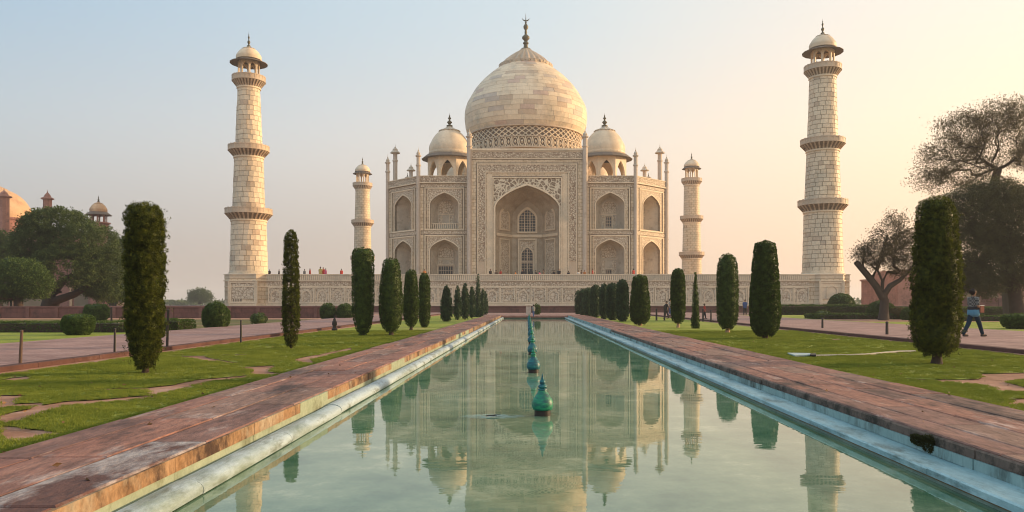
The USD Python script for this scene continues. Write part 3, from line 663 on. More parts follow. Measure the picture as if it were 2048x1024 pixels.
def finial_profile(z, h, r):
    return [(r, z), (r, z + 0.06 * h), (0.45 * r, z + 0.1 * h), (0.35 * r, z + 0.16 * h), (0.5 * r, z + 0.2 * h), (0.75 * r, z + 0.27 * h), (0.78 * r, z + 0.33 * h), (0.5 * r, z + 0.39 * h), (0.22 * r, z + 0.44 * h), (0.3 * r, z + 0.47 * h),
            (0.25 * r, z + 0.52 * h), (0.45 * r, z + 0.58 * h), (0.52 * r, z + 0.63 * h), (0.3 * r, z + 0.68 * h), (0.14 * r, z + 0.72 * h), (0.25 * r, z + 0.76 * h), (0.24 * r, z + 0.8 * h), (0.08 * r, z + 0.85 * h), (0.03 * r, z + h), (0.0, z + h)]

def dome_profile(r, z, h, bulge=1.04):
    t = np.linspace(0, 1, 14)
    out = []
    for a in t:
        w = math.sqrt(max(0, 1 - (a * 0.985) ** 2.1))
        k = 1 + (bulge - 1) * math.sin(min(1, a * 2.2) * PI)
        out.append((r * w * k, z + h * a))
    return out

def kiosk(parent, c, z0, r, col_h, n, eave_r, dome_r, dome_h, fin_h, mats, open_w=0.62, rail=0.0, wall_t=0.25, seed=0, eave_t=0.25, spring=0.55):
    """a pillared pavilion: arched ring, sloping eave, dome with lotus cap and finial; the ring is the part, the rest its sub-parts"""
    wall, eave, dome_m, cap, fin = mats
    ap = r * math.cos(PI / n); side = 2 * r * math.sin(PI / n)
    ms = []
    for k in range(n):
        ang = k * 2 * PI / n + (PI / n if n % 2 == 1 else 0)
        fr = Frame((c[0] + ap * math.sin(ang), c[1] - ap * math.cos(ang), 0), ang)
        poly = rect(-side / 2, side / 2, z0, z0 + col_h).difference(arch(side * open_w, z0 + rail - (0.01 if rail == 0 else 0), z0 + col_h * spring, z0 + col_h * 0.88, 0, 8))
        ms.append(slab(fr, poly, -wall_t, 0))
    k_ = part(parent, 'kiosk', ms, wall)
    zt = z0 + col_h
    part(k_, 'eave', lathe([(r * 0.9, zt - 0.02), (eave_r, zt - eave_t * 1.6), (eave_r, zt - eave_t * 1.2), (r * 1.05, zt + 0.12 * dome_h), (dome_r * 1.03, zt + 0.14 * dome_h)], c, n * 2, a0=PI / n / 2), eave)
    zb = zt + 0.14 * dome_h
    part(k_, 'drum', lathe([(dome_r * 1.0, zb), (dome_r * 1.03, zb + 0.05 * dome_h), (dome_r * 1.03, zb + 0.1 * dome_h), (dome_r * 0.98, zb + 0.12 * dome_h)], c, 32), dome_m)
    part(k_, 'dome', lathe(dome_profile(dome_r, zb + 0.1 * dome_h, dome_h * 0.9), c, 36), dome_m, smooth=True)
    zc = zb + dome_h * 0.93
    part(k_, 'lotus_cap', lathe([(dome_r * 0.50, zc - 0.03 * dome_h), (dome_r * 0.53, zc), (dome_r * 0.30, zc + 0.07 * dome_h), (dome_r * 0.14, zc + 0.15 * dome_h), (dome_r * 0.09, zc + 0.2 * dome_h)], c, 48, 16, 0.06), cap)
    part(k_, 'finial', lathe(finial_profile(zc + 0.18 * dome_h, fin_h, dome_r * 0.16), c, 10), fin, smooth=50)
    return k_

# ------------------------------------------------------------------ minarets
def minaret(c, z0, levels, radii, ztop, label, block, detailed, seed, kdim):
    """levels: heights of the three gallery floors; radii: shaft radius at the base, above each gallery (the last is under the kiosk)"""
    m = thing('minaret', label, 'minaret', (c[0], c[1], z0), 'minarets at the corners of the platform')
    part(m, 'foot', lathe([(radii[0] + 0.35, z0 + 0.0), (radii[0] + 0.35, z0 + 0.75), (radii[0] + 0.12, z0 + 0.95), (radii[0] + 0.1, z0 + 1.15), (radii[0] - 0.1, z0 + 1.3)], c, 40), 'marble_smooth')
    secs = [(z0 + 1.2, levels[0] - 1.0, radii[0], radii[1])] + [(levels[i] + 0.75, levels[i + 1] - 1.0, radii[2 * i + 2], radii[2 * i + 3]) for i in range(2)]
    left = 300
    for i, (a, b, ra, rb) in enumerate(secs):
        if detailed:
            part(m, 'shaft_core', lathe([(ra - 0.08, a - 0.4), (rb - 0.08, b + 0.4)], c, 32), 'mortar')
            masonry(m, c, [(ra, a), (rb, b)], block[1], block[0], block[2], 0.2, seed + i, most=100, proud=0.025, back=0.2, stones=MSTONES)
        else:
            part(m, 'shaft', lathe([(ra, a - 0.4), (rb, b + 0.4)], c, 40), 'marble', smooth=True)
    for i, z in enumerate(levels):
        rl = secs[i][3]; ru = radii[2 * i + 2] if i < 2 else radii[5] + 0.05
        ro = rl + (0.95 if detailed else 0.85) * (0.9 if i == 2 else 1)
        g = part(m, 'gallery', lathe([(rl - 0.05, z - 1.15), (rl + 0.1, z - 1.0), (rl + 0.1, z - 0.85), (rl + 0.25, z - 0.6), (ro - 0.1, z - 0.12), (ro - 0.06, z - 0.1), (ro - 0.06, z + 0.07), (ru - 0.05, z + 0.09)], c, 44), 'recess_shade')  # shade behind the corbels put into the gallery colour
        part(g, 'floor_edge', lathe([(ro - 0.3, z - 0.11), (ro, z - 0.1), (ro, z + 0.08), (ru - 0.05, z + 0.1)], c, 44), 'marble_tan')
        part(g, 'neck_ring', lathe([(rl - 0.02, z - 1.3), (rl + 0.14, z - 1.25), (rl + 0.14, z - 1.02), (rl - 0.02, z - 0.98)], c, 44), 'marble_pale')
        br = []
        nb = 30
        for k in range(nb):
            t = k * 2 * PI / nb
            d = np.array([math.cos(t), math.sin(t)]); e = np.array([-d[1], d[0]]) * 0.12
            pts = [(rl + 0.08, z - 1.05), (rl + 0.38, z - 0.62), (ro - 0.06, z - 0.13), (rl + 0.08, z - 0.13)]
            v = [[*(np.array(c) + d * q + sgn * e), zz] for sgn in (-1, 1) for q, zz in pts]
            f = [[0, 1, 2], [0, 2, 3], [4, 6, 5], [4, 7, 6]] + [x for j in range(4) for x in ([j, 4 + j, 4 + (j + 1) % 4], [j, 4 + (j + 1) % 4, (j + 1) % 4])]
            br.append((np.array(v), np.array(f)))
        part(g, 'corbels', br, 'marble_tan', kind='stuff')
        posts = [curved_block(c, k * 2 * PI / 22, k * 2 * PI / 22 + 0.07, (ro - 0.02, z + 0.08), (ro - 0.02, z + 0.82), 0.13, 1) for k in range(22)]
        part(g, 'railing', posts + [lathe([(ro - 0.15, z + 0.62), (ro + 0.0, z + 0.62), (ro + 0.0, z + 0.75), (ro - 0.15, z + 0.75)], c, 44), lathe([(ro - 0.11, z + 0.08), (ro - 0.05, z + 0.08), (ro - 0.05, z + 0.62)], c, 44)], 'marble_tan')
    z3 = levels[2]
    kr, kh, er, dr, dh, fh = kdim
    part(m, 'kiosk_floor', lathe([(kr + 0.35, z3 + 0.1), (kr + 0.35, z3 + 0.45), (0.0, z3 + 0.46)], c, 24), 'marble_smooth')
    kiosk(m, c, z3 + 0.45, kr, kh, 8, er, dr, dh, fh, ('marble_smooth', 'dark_eave', 'marble_smooth', 'marble_weathered_shade', 'bronze'), open_w=0.7, eave_t=0.2, spring=0.62)
    return m
zz = lambda y, d: EYE + (HY - y) * d / F
d = 121
minaret(MINA[0], 5.0, [zz(428, d), zz(302, d), zz(163, d)], [2.86, 2.62, 2.44, 2.16, 2.02, 1.68], 0, 'warm sunlit front minaret with coursed blocks, left of the marble mausoleum', (1.35, 0.78, 0.055), True, 101, (1.62, zz(124, d) - zz(163, d) - 0.45, 2.85, 1.86, (zz(94, d) - zz(120, d)) * 0.94, zz(64, d) - zz(94, d)))
minaret(MINA[1], 5.0, [zz(411, d), zz(289, d), zz(142, d)], [3.08, 2.82, 2.70, 2.42, 2.30, 1.98], 0, 'tall front minaret of small shaded stones, beside the bare forked tree', (1.05, 0.68, 0.065), True, 131, (1.78, zz(102, d) - zz(142, d) - 0.45, 3.1, 2.0, (zz(70, d) - zz(99, d)) * 0.94, zz(39, d) - zz(70, d)))
d = 211
minaret(MINA[2], 5.0, [zz(518, d), zz(446, d), zz(372, d)], [2.55, 2.45, 2.35, 2.2, 2.1, 1.9], 0, 'far rear minaret seen left of the mausoleum, rising behind a clipped cypress', None, False, 0, (1.75, zz(346, d) - zz(372, d) - 0.45, 2.6, 2.0, (zz(330, d) - zz(345, d)) * 0.94, zz(316, d) - zz(331, d)))
minaret(MINA[3], 5.0, [zz(510, d), zz(438, d), zz(363, d)], [2.75, 2.6, 2.5, 2.3, 2.2, 2.05], 0, 'far rear minaret seen right of the mausoleum, three galleries in the haze', None, False, 0, (1.8, zz(336, d) - zz(363, d) - 0.45, 2.6, 2.05, (zz(320, d) - zz(335, d)) * 0.94, zz(306, d) - zz(320, d)))

# ------------------------------------------------------------------ mausoleum
C = np.array([-0.5, 166.0]); E, CH, PD = 26.4, 19.6, 27.9
T = thing('marble_mausoleum', 'great white marble mausoleum with onion dome, arched portal and four roof kiosks', 'mausoleum', (C[0], C[1], 5.0))
ZR, ZT = 22.95, 24.35
part(T, 'roof', prism(Polygon([(C[0] + a, C[1] + b) for a, b in ((CH, -E), (E, -CH), (E, CH), (CH, E), (-CH, E), (-E, CH), (-E, -CH), (-CH, -E))]).buffer(-1.2), 22.6, 23.1), 'marble')
def niche(fr, cu, w, z0, spring, apex, depth, back=0.58, mat='marble_weathered_shade', name='niche'):  # darker marble inside: shade of the recess put into its colour
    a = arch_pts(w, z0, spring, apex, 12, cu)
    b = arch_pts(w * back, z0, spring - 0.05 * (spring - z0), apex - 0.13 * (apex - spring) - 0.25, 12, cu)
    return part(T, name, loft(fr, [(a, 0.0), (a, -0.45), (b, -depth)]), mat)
def bay(fr, cu, W, ow, fw, fancy):
    u0, u1 = cu - W / 2, cu + W / 2
    lo, hi = (5.0, 10.9, 12.75, 13.55), (14.75, 19.15, 21.25, 22.15)
    openings = unary_union([arch(ow, z0 - (0.01 if z0 == 5.0 else 0), s_, a_, cu, 12) for z0, s_, a_, _ in (lo, hi)])
    part(T, 'wall', slab(fr, rect(u0, u1, 5.0, ZR).difference(openings), -0.9, 0.0), 'marble')
    for z0, s_, a_, ft in (lo, hi):
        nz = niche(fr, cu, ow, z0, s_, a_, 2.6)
        hole = arch(ow + 0.32, z0 - 0.01, s_, a_ + 0.22, cu, 12)
        part(T, 'spandrel', slab(fr, rect(cu - ow / 2 - 0.42, cu + ow / 2 + 0.42, s_ - 0.9, ft - 0.18).difference(hole), 0.0, 0.03), 'inlay_fine')
        part(T, 'arch_moulding', slab(fr, hole.difference(arch(ow, z0 - 0.02, s_, a_, cu, 12)), 0.0, 0.1), 'marble_pale')
        part(T, 'niche_frame', slab(fr, border(cu - fw / 2, cu + fw / 2, z0 - (0.0 if z0 == 5.0 else 0.3), ft + 0.05, 0.2, 0.0 if z0 == 5.0 else 0.2), 0.0, 0.12), 'marble_pale')
        part(T, 'inlay_line', slab(fr, border(cu - fw / 2 + 0.26, cu + fw / 2 - 0.26, z0 - 0.0, ft - 0.2, 0.12, 0.0).union(border(cu - fw / 2 - 0.16, cu + fw / 2 + 0.16, z0 - (0.0 if z0 == 5.0 else 0.45), ft + 0.2, 0.11, 0.0)), 0.0, 0.02), 'inlay_line')
        part(T, 'niche_frame', slab(fr, border(cu - fw / 2 + 0.55, cu + fw / 2 - 0.55, z0, ft - 0.15, 0.09, 0.0), 0.0, 0.07), 'marble_smooth')
        if fancy:
            # back wall of the niche: string course, panels, a grilled window, a low railing upstairs
            zb = -2.6
            part(nz, 'string_course', slab(fr, rect(cu - ow * 0.29, cu + ow * 0.29, s_ - 1.6, s_ - 1.4), zb, zb + 0.1), 'marble_pale')
            part(nz, 'carved_panel', slab(fr, arch(ow * 0.52, s_ - 1.3, s_ + 0.1, a_ - 1.1, cu, 10), zb, zb + 0.04), 'carved_panel')
            for sg in (-1, 1):
                part(nz, 'carved_panel', slab(fr, rect(cu + sg * ow * 0.19 - 0.35, cu + sg * ow * 0.19 + 0.35, z0 + 1.0, s_ - 1.8), zb, zb + 0.04), 'carved_panel')
            if fancy == 'door' or (fancy == 'rail' and z0 == 5.0):
                ww, wh = (1.0, 2.2) if fancy == 'door' else (2.6, 2.9)
                part(nz, 'window_frame', slab(fr, border(cu - ww / 2 - 0.3, cu + ww / 2 + 0.3, z0, z0 + wh + 0.5, 0.16, 0.0), zb, zb + 0.16), 'marble_pale')
                part(nz, 'window', slab(fr, rect(cu - ww / 2, cu + ww / 2, z0 + 0.6, z0 + wh + 0.2), zb + 0.041, zb + 0.06), 'dark_window')
                bars = [slab(fr, rect(u - 0.05, u + 0.05, z0 + 0.6, z0 + wh + 0.2), zb + 0.06, zb + 0.12) for u in np.linspace(cu - ww / 2, cu + ww / 2, 4 if ww < 2 else 7)]
                bars += [slab(fr, rect(cu - ww / 2, cu + ww / 2, w - 0.05, w + 0.05), zb + 0.06, zb + 0.11) for w in np.linspace(z0 + 0.6, z0 + wh + 0.2, 4)]
                part(nz, 'window_grille', bars, 'marble_tan')
            elif fancy == 'rail':
                part(nz, 'blind_window', slab(fr, arch(1.3, z0 + 1.3, z0 + 2.6, z0 + 3.4, cu, 8).buffer(0.12).difference(arch(1.3, z0 + 1.3, z0 + 2.6, z0 + 3.4, cu, 8)), zb + 0.041, zb + 0.14), 'marble_pale')
            if z0 > 6:
                rl = [slab(fr, rect(u - 0.07, u + 0.07, z0, z0 + 0.9), -0.75, -0.65) for u in np.arange(cu - ow / 2 + 0.2, cu + ow / 2 - 0.1, 0.36)]
                if fancy == 'rail':
                    part(nz, 'railing', rl + [slab(fr, rect(cu - ow / 2, cu + ow / 2, z0 + 0.9, z0 + 1.02), -0.78, -0.62)], 'marble_pale')
    part(T, 'inlay_line', slab(fr, border(u0 + 0.36, u1 - 0.36, 13.6, 14.47, 0.08).union(rect(u0 + 0.02, u1 - 0.02, 22.12, 22.22)).union(rect(u0 + 0.02, u1 - 0.02, 22.8, 22.9)), 0.0, 0.018), 'inlay_line')
    part(T, 'mid_band', slab(fr, rect(u0 + 0.5, u1 - 0.5, 13.72, 14.35), 0.0, 0.05), 'inlay_fine')
    part(T, 'top_band', slab(fr, rect(u0 + 0.3, u1 - 0.3, 22.3, 22.75), 0.0, 0.04), 'inlay_fine')
    part(T, 'cornice', slab(fr, rect(u0, u1, ZR, ZR + 0.18), -0.7, 0.26), 'marble_pale')
    part(T, 'parapet', slab(fr, rect(u0, u1, ZR + 0.18, ZT - 0.14), -0.6, 0.1), 'inlay_band')
    part(T, 'parapet_cap', slab(fr, rect(u0, u1, ZT - 0.14, ZT), -0.66, 0.18), 'marble_pale')
def shaft(p, r, ztop, mat='marble_grey'):
    k = part(T, 'corner_shaft', lathe([(r + 0.12, 5.0), (r + 0.12, 5.8), (r, 6.0), (r, ztop - 3.2), (r + 0.12, ztop - 3.1), (r + 0.12, ztop - 2.9), (r * 0.95, ztop - 2.8), (r * 0.95, ztop - 1.5), (r * 1.5, ztop - 1.35), (r * 1.5, ztop - 1.2), (r * 0.8, ztop - 1.1)], p, 10), mat)
    part(k, 'finial', lathe([(r * 0.85, ztop - 1.1), (r * 1.0, ztop - 0.85), (r * 0.7, ztop - 0.6), (r * 0.25, ztop - 0.4), (r * 0.35, ztop - 0.28), (r * 0.12, ztop - 0.15), (0, ztop + 0.45)], p, 8), 'marble_weathered_shade')
for k in range(4):
    ang = k * PI / 2
    nrm = np.array([math.sin(ang), -math.cos(ang)]); rgt = np.array([math.cos(ang), math.sin(ang)])
    fw = Frame((*(C + nrm * E), 0), ang)
    fancy = {0: ('rail', 'door')}.get(k, (None, None))
    for sg, fc in ((-1, fancy[0]), (1, fancy[1])):
        bay(fw, sg * 15.0, 2 * (CH - 15.0), 5.15, 7.2, fc)
    ac = ang + PI / 4
    nc = np.array([math.sin(ac), -math.cos(ac)])
    fc_ = Frame((*(C + nc * (CH + E) * math.sqrt(0.5)), 0), ac)
    bay(fc_, 0.0, (E - CH) * math.sqrt(2), 5.3, 7.4, 'plain' if k in (0, 3) else None)
    for a_, b_ in ((CH, -E), (E, -CH)):
        q = C + rgt * a_ + nrm * (-b_)
        shaft(q + nrm * 0.1, 0.36, 29.2)
    # portal
    fq = Frame((*(C + nrm * PD), 0), ang)
    PW = 10.35
    A = (11.4, 5.0, 18.3, 22.35)
    if k:
        part(T, 'portal_wall', slab(fq, rect(-PW, PW, 5.0, ZT).difference(arch(A[0], 4.99, A[2], A[3], 0, 24)), -1.5, 0.0), 'marble')
        part(T, 'portal_vault', loft(fq, [(arch_pts(A[0], 5.0, A[2], A[3], 24), -0.01), (arch_pts(5.6, 5.0, 17.2, 20.4, 24), -5.6)]), 'marble_smooth')
        for sg in (-1, 1):
            shaft(C + nrm * (PD - 1.2) + rgt * sg * PW, 0.45, 33.0)
            q_ = C + nrm * (PD - 1.2) + rgt * sg * PW
            part(T, 'lantern_cap', lathe([(0.5, 31.6), (1.0, 31.5), (1.0, 31.62), (0.55, 32.0), (0.5, 32.3), (0.2, 32.6)], q_, 12), 'marble_weathered_shade')
        continue
    part(T, 'portal_wall', slab(fq, rect(-PW, PW, 5.0, 28.6).difference(arch(A[0], 4.99, A[2], A[3], 0, 24)), -2.6, 0.0), 'marble')
    part(T, 'portal_cap', slab(fq, rect(-PW - 0.1, PW + 0.1, 28.6, 28.95), -2.7, 0.2), 'marble_pale')
    part(T, 'portal_frieze', slab(fq, rect(-PW + 0.35, PW - 0.35, 27.3, 28.35), 0.0, 0.05), 'inlay_band')
    part(T, 'frieze_edge', slab(fq, border(-PW + 0.2, PW - 0.2, 27.1, 28.55, 0.14), 0.0, 0.1), 'marble_pale')
    part(T, 'script_band', slab(fq, border(-8.75, 8.75, 8.8, 26.05, 1.25, 0.0), 0.0, 0.05), 'inlay_band')
    for o, i_ in ((8.95, 0.2), (7.5, 0.18)):
        part(T, 'band_edge', slab(fq, border(-o, o, 5.0, 26.25 - (8.95 - o), i_, 0.0), 0.0, 0.11), 'marble_smooth')
    part(T, 'inlay_line', slab(fq, border(-9.12, 9.12, 5.0, 26.45, 0.12, 0.0).union(border(-7.22, 7.22, 5.0, 24.75, 0.12, 0.0)).union(border(-6.36, 6.36, 5.0, 24.0, 0.12, 0.0)).union(border(-PW + 0.08, PW - 0.08, 26.95, 28.58, 0.1)), 0.0, 0.02), 'inlay_line')
    for sg in (-1, 1):
        part(T, 'plain_block', slab(fq, rect(min(sg * 7.5, sg * 8.75), max(sg * 7.5, sg * 8.75), 5.0, 8.7), 0.0, 0.09), 'marble_tan')
        part(T, 'inner_pilaster', slab(fq, rect(min(sg * 6.25, sg * 7.2), max(sg * 6.25, sg * 7.2), 5.0, 24.4), 0.0, 0.03), 'marble_smooth')
    hole = arch(A[0] + 0.5, 4.99, A[2], A[3] + 0.35, 0, 24)
    part(T, 'portal_spandrel', slab(fq, rect(-6.0, 6.0, 16.6, 23.6).difference(hole), 0.0, 0.04), 'inlay_large')
    part(T, 'portal_moulding', slab(fq, hole.difference(arch(A[0], 4.98, A[2], A[3], 0, 24)), 0.0, 0.16), 'marble_pale')
    part(T, 'inner_frame', slab(fq, border(-6.22, 6.22, 5.0, 23.85, 0.2, 0.0), 0.0, 0.14), 'marble_smooth')
    for sg in (-1, 1):
        shaft(C + nrm * (PD + 0.1) + rgt * sg * PW, 0.45, 32.3)
    # inside of the portal: half an octagon under a pointed vault
    a0 = arch_pts(A[0], 5.0, A[2], A[3], 24); bk = 5.6; D = 5.6
    a1 = arch_pts(A[0] * 0.985, 5.0, A[2], A[3] - 0.1, 24)
    a2 = arch_pts(bk, 5.0, 17.2, 20.4, 24)
    part(T, 'portal_vault', loft(fq, [(a0, -0.01), (a1, -1.3), (a2, -D)]), 'vault_shade_stone')  # darker tone than the walls paints the shade inside the portal
    if k == 0:
        zb = -D
        dr = part(T, 'portal_door', slab(fq, arch(2.1, 5.0, 10.3, 11.6, 0, 10), zb + 0.02, zb + 0.06), 'dark_window')
        part(dr, 'door_frame', slab(fq, border(-1.75, 1.75, 5.0, 13.3, 0.3, 0.0), zb, zb + 0.3), 'marble_pale')
        part(dr, 'door_frame', slab(fq, border(-1.4, 1.4, 5.0, 12.9, 0.14, 0.0).union(arch(2.5, 5.0, 10.4, 11.9, 0, 10).difference(arch(2.1, 4.9, 10.3, 11.6, 0, 10))), zb, zb + 0.2), 'marble_smooth')
        part(dr, 'door_tympanum', slab(fq, rect(-1.25, 1.25, 5.0, 12.75).difference(arch(2.5, 4.9, 10.4, 11.9, 0, 10)), zb, zb + 0.05), 'carved_panel')
        def lattice(poly, u0, u1, w0, w1, p, t):
            out = [rect(u - t, u + t, w0, w1) for u in np.arange(u0 + p, u1 - 0.01, p)] + [rect(u0, u1, w - t, w + t) for w in np.arange(w0 + p, w1, p)]
            return unary_union(out).intersection(poly)
        part(dr, 'door_lattice', slab(fq, lattice(arch(2.1, 5.0, 10.3, 11.6, 0, 10), -1.05, 1.05, 7.2, 11.6, 0.5, 0.035).union(rect(-0.1, 0.1, 5, 11.4)).union(rect(-1.05, 1.05, 8.8, 9.1)), zb + 0.06, zb + 0.14), 'marble_tan')
        wn = part(T, 'portal_window', slab(fq, arch(3.0, 14.6, 17.0, 18.7, 0, 12), zb + 0.02, zb + 0.06), 'dark_window')
        part(wn, 'window_lattice', slab(fq, lattice(arch(3.0, 14.6, 17.0, 18.7, 0, 12), -1.5, 1.5, 14.6, 18.7, 0.5, 0.035).union(rect(-0.58, -0.42, 14.6, 18)).union(rect(0.42, 0.58, 14.6, 18)), zb + 0.06, zb + 0.14), 'marble_smooth')
        part(wn, 'window_frame', slab(fq, arch(3.7, 14.3, 17.1, 19.2, 0, 12).difference(arch(3.0, 14.6, 17.0, 18.7, 0, 12)), zb, zb + 0.22), 'marble_pale')
        part(T, 'portal_course', slab(fq, rect(-2.75, 2.75, 13.5, 14.0), zb, zb + 0.3), 'marble_pale')
        for sg in (-1, 1):   # the slanting side walls
            p0 = np.array([sg * A[0] / 2 * 0.985, -1.3]); p1 = np.array([sg * bk / 2, -D])
            if sg < 0:
                o, e = p0, p1
            else:
                o, e = p1, p0
            L = np.linalg.norm(e - o); th = math.atan2(-(e - o)[1], (e - o)[0])
            o3 = fq(np.array([[o[0], 0, o[1]]]))[0]
            fs = Frame(o3, th)
            part(T, 'side_panel', slab(fs, rect(L * 0.26, L * 0.76, 6.6, 12.4), 0.0, 0.05), 'carved_panel')
            part(T, 'side_panel_frame', slab(fs, border(L * 0.2, L * 0.82, 5.6, 13.1, 0.18), 0.0, 0.14), 'marble_pale')
            part(T, 'side_panel', slab(fs, arch(L * 0.5, 14.9, 17.1, 18.6, L * 0.51, 10), 0.0, 0.05), 'carved_panel')
            part(T, 'side_panel_frame', slab(fs, arch(L * 0.64, 14.6, 17.2, 19.1, L * 0.51, 10).difference(arch(L * 0.5, 14.9, 17.1, 18.6, L * 0.51, 10)), 0.0, 0.12), 'marble_smooth')
            part(T, 'portal_course', slab(fs, rect(0.1, L - 0.1, 13.5, 14.0), 0.0, 0.15), 'marble_pale')

# drum and main dome
DC = (C[0] - 0.4, C[1])
part(T, 'drum', lathe([(12.2, 22.9), (12.2, 30.6), (12.5, 30.8), (12.5, 31.5), (12.0, 31.7), (11.9, 32.5)], DC, 96), 'marble', smooth=30)
dr = part(T, 'drum_band', lathe([(11.75, 32.5), (11.8, 36.9)], DC, 96), 'inlay_line', smooth=True)
nb = 54
bars, rings = [], []
for k in range(nb):
    t = k * 2 * PI / nb
    for sg in (-1, 1):
        pp = [[DC[0] + 11.86 * math.cos(t + sg * s_ * 2 * PI / nb), DC[1] + 11.86 * math.sin(t + sg * s_ * 2 * PI / nb), 34.75 + s_ * 1.0] for s_ in (0, 0.5, 1, 1.5, 2.0)]
        bars.append(tube(pp, [0.125] * 5, 5))
    q = np.linspace(0, 2 * PI, 13)
    rings.append(tube([[DC[0] + 11.86 * math.cos(t + 0.043 * math.cos(a)), DC[1] + 11.86 * math.sin(t + 0.043 * math.cos(a)), 33.65 + 0.85 * math.sin(a)] for a in q], [0.12] * 13, 5))
    bars.append(tube([[DC[0] + 11.86 * math.cos(t + PI / nb), DC[1] + 11.86 * math.sin(t + PI / nb), z_] for z_ in (32.7, 33.6, 34.6)], [0.2, 0.06, 0.22], 5))
    bars.append(lathe([(0.0, 33.2), (0.28, 33.65), (0.0, 34.1)], (DC[0] + 11.8 * math.cos(t), DC[1] + 11.8 * math.sin(t)), 6))
part(dr, 'band_lattice', bars, 'marble_pale', kind='stuff')
part(dr, 'band_scrolls', rings, 'marble_pale', kind='stuff')
for z, rr, h in ((32.35, 12.25, 0.35), (34.6, 12.02, 0.18), (36.75, 12.3, 0.3)):
    part(dr, 'band_moulding', lathe([(11.8, z), (rr, z + 0.05), (rr, z + h), (11.8, z + h + 0.1)], DC, 96), 'marble_tan', smooth=30)
prof = [(12.15, 37.0), (12.65, 37.8), (13.0, 39.4), (13.12, 41.2), (12.95, 42.8), (12.05, 44.8), (10.85, 46.8), (9.15, 48.8), (7.35, 50.4), (5.5, 51.8)]
from scipy.interpolate import CubicSpline
tt = np.r_[0, np.cumsum(np.linalg.norm(np.diff(np.array(prof), axis=0), axis=1))]
cs = CubicSpline(tt, np.array(prof)); prof = [tuple(x) for x in cs(np.linspace(0, tt[-1], 40))]
dm = part(T, 'dome', lathe([(r_ - 0.08, z) for r_, z in prof] + [(0.5, 52.2)], DC, 64), 'mortar', smooth=True)
masonry(dm, DC, prof, 1.0, 2.9, 0.035, 0.15, 77, 'dome_stone', 298, 0.02, mass='dome_masonry', back=-0.02, na=4)
cap = part(T, 'lotus_cap', lathe([(5.2, 51.5), (5.6, 51.7), (5.5, 52.2), (5.0, 52.6), (4.35, 53.3), (3.4, 54.1), (2.3, 54.9), (1.5, 55.4), (1.1, 55.8)], DC, 160, 26, 0.055), 'marble_tan')
pet = []
for i in range(36):
    t = i * 2 * PI / 36
    for dz, ro in ((0.0, 5.85),):
        pet.append(curved_block(DC, t + 0.02, t + 0.155, (5.55, 51.4), (5.85, 52.25), 0.5, 1))
part(cap, 'petal_ring', pet, 'marble_weathered_shade', kind='stuff')
fz = 55.6
fn = part(T, 'finial', lathe([(1.15, fz), (1.05, fz + 0.35), (0.5, fz + 0.6), (0.42, fz + 1.3), (0.62, fz + 1.5), (0.58, fz + 1.75), (0.3, fz + 2.0), (0.5, fz + 2.25), (0.82, fz + 2.6), (0.8, fz + 2.95), (0.45, fz + 3.3), (0.2, fz + 3.55), (0.3, fz + 3.75), (0.26, fz + 4.1), (0.22, fz + 4.4), (0.48, fz + 4.8), (0.54, fz + 5.2), (0.3, fz + 5.6), (0.14, fz + 5.8), (0.25, fz + 6.0), (0.12, fz + 6.2), (0.1, fz + 6.6), (0.06, fz + 7.2), (0.02, fz + 8.0)], DC, 16), 'bronze', smooth=50)
th = np.linspace(-0.15 * PI - PI / 2 - 0.35 * PI, -PI / 2 + 0.5 * PI, 15)
th = np.linspace(PI * 1.08, PI * 1.92, 15)
part(fn, 'crescent', tube([[DC[0] + 0.8 * math.cos(t), DC[1], fz + 7.15 + 0.75 * math.sin(t)] for t in th], [0.03 + 0.11 * math.sin(PI * i / 14) for i in range(15)], 6), 'bronze')
# roof kiosks
for sx_, sy_ in ((-1, -1), (1, -1), (-1, 1), (1, 1)):
    kiosk(T, (C[0] + 15.2 * sx_ - (0.15 if sx_ < 0 else 0.0), C[1] + 14.0 * sy_), 23.1, 4.4, 6.5, 8, 5.5, 3.95, 5.2, 2.6, ('marble_smooth', 'dark_eave', 'marble_smooth', 'marble_weathered_shade', 'bronze'), open_w=0.72, wall_t=0.35, eave_t=0.08, spring=0.5)
for sx_, q in ((-1, (815, 352)), (1, (1297, 345))):
    p_ = at(q[0], q[1], 158)
    kiosk(T, (p_[0], p_[1]), 23.1, 1.1, 2.4, 6, 1.9, 1.0, 1.4, 0.8, ('marble_tan', 'dark_eave', 'marble_pink', 'marble_weathered_shade', 'bronze'), wall_t=0.15, eave_t=0.15)

# ------------------------------------------------------------------ foliage
def leaves(p, d, length, width, nr, jitter=0.6):
    """diamond leaves at the points p along the directions d"""
    n = len(p)
    d = d + nr.normal(0, jitter, (n, 3))
    d /= np.linalg.norm(d, axis=1, keepdims=True) + 1e-9
    s = np.cross(d, nr.normal(0, 1, (n, 3)))
    s /= np.linalg.norm(s, axis=1, keepdims=True) + 1e-9
    L = (length * nr.uniform(0.6, 1.3, n))[:, None]; W = (width * nr.uniform(0.7, 1.3, n))[:, None]
    bend = np.cross(d, s) * L * 0.12
    v = np.stack([p, p + d * L * 0.5 + s * W + bend, p + d * L, p + d * L * 0.5 - s * W + bend], 1).reshape(-1, 3)
    i = np.arange(n)[:, None] * 4
    return v, np.vstack([i + [[0, 1, 2]], i + [[0, 2, 3]]])

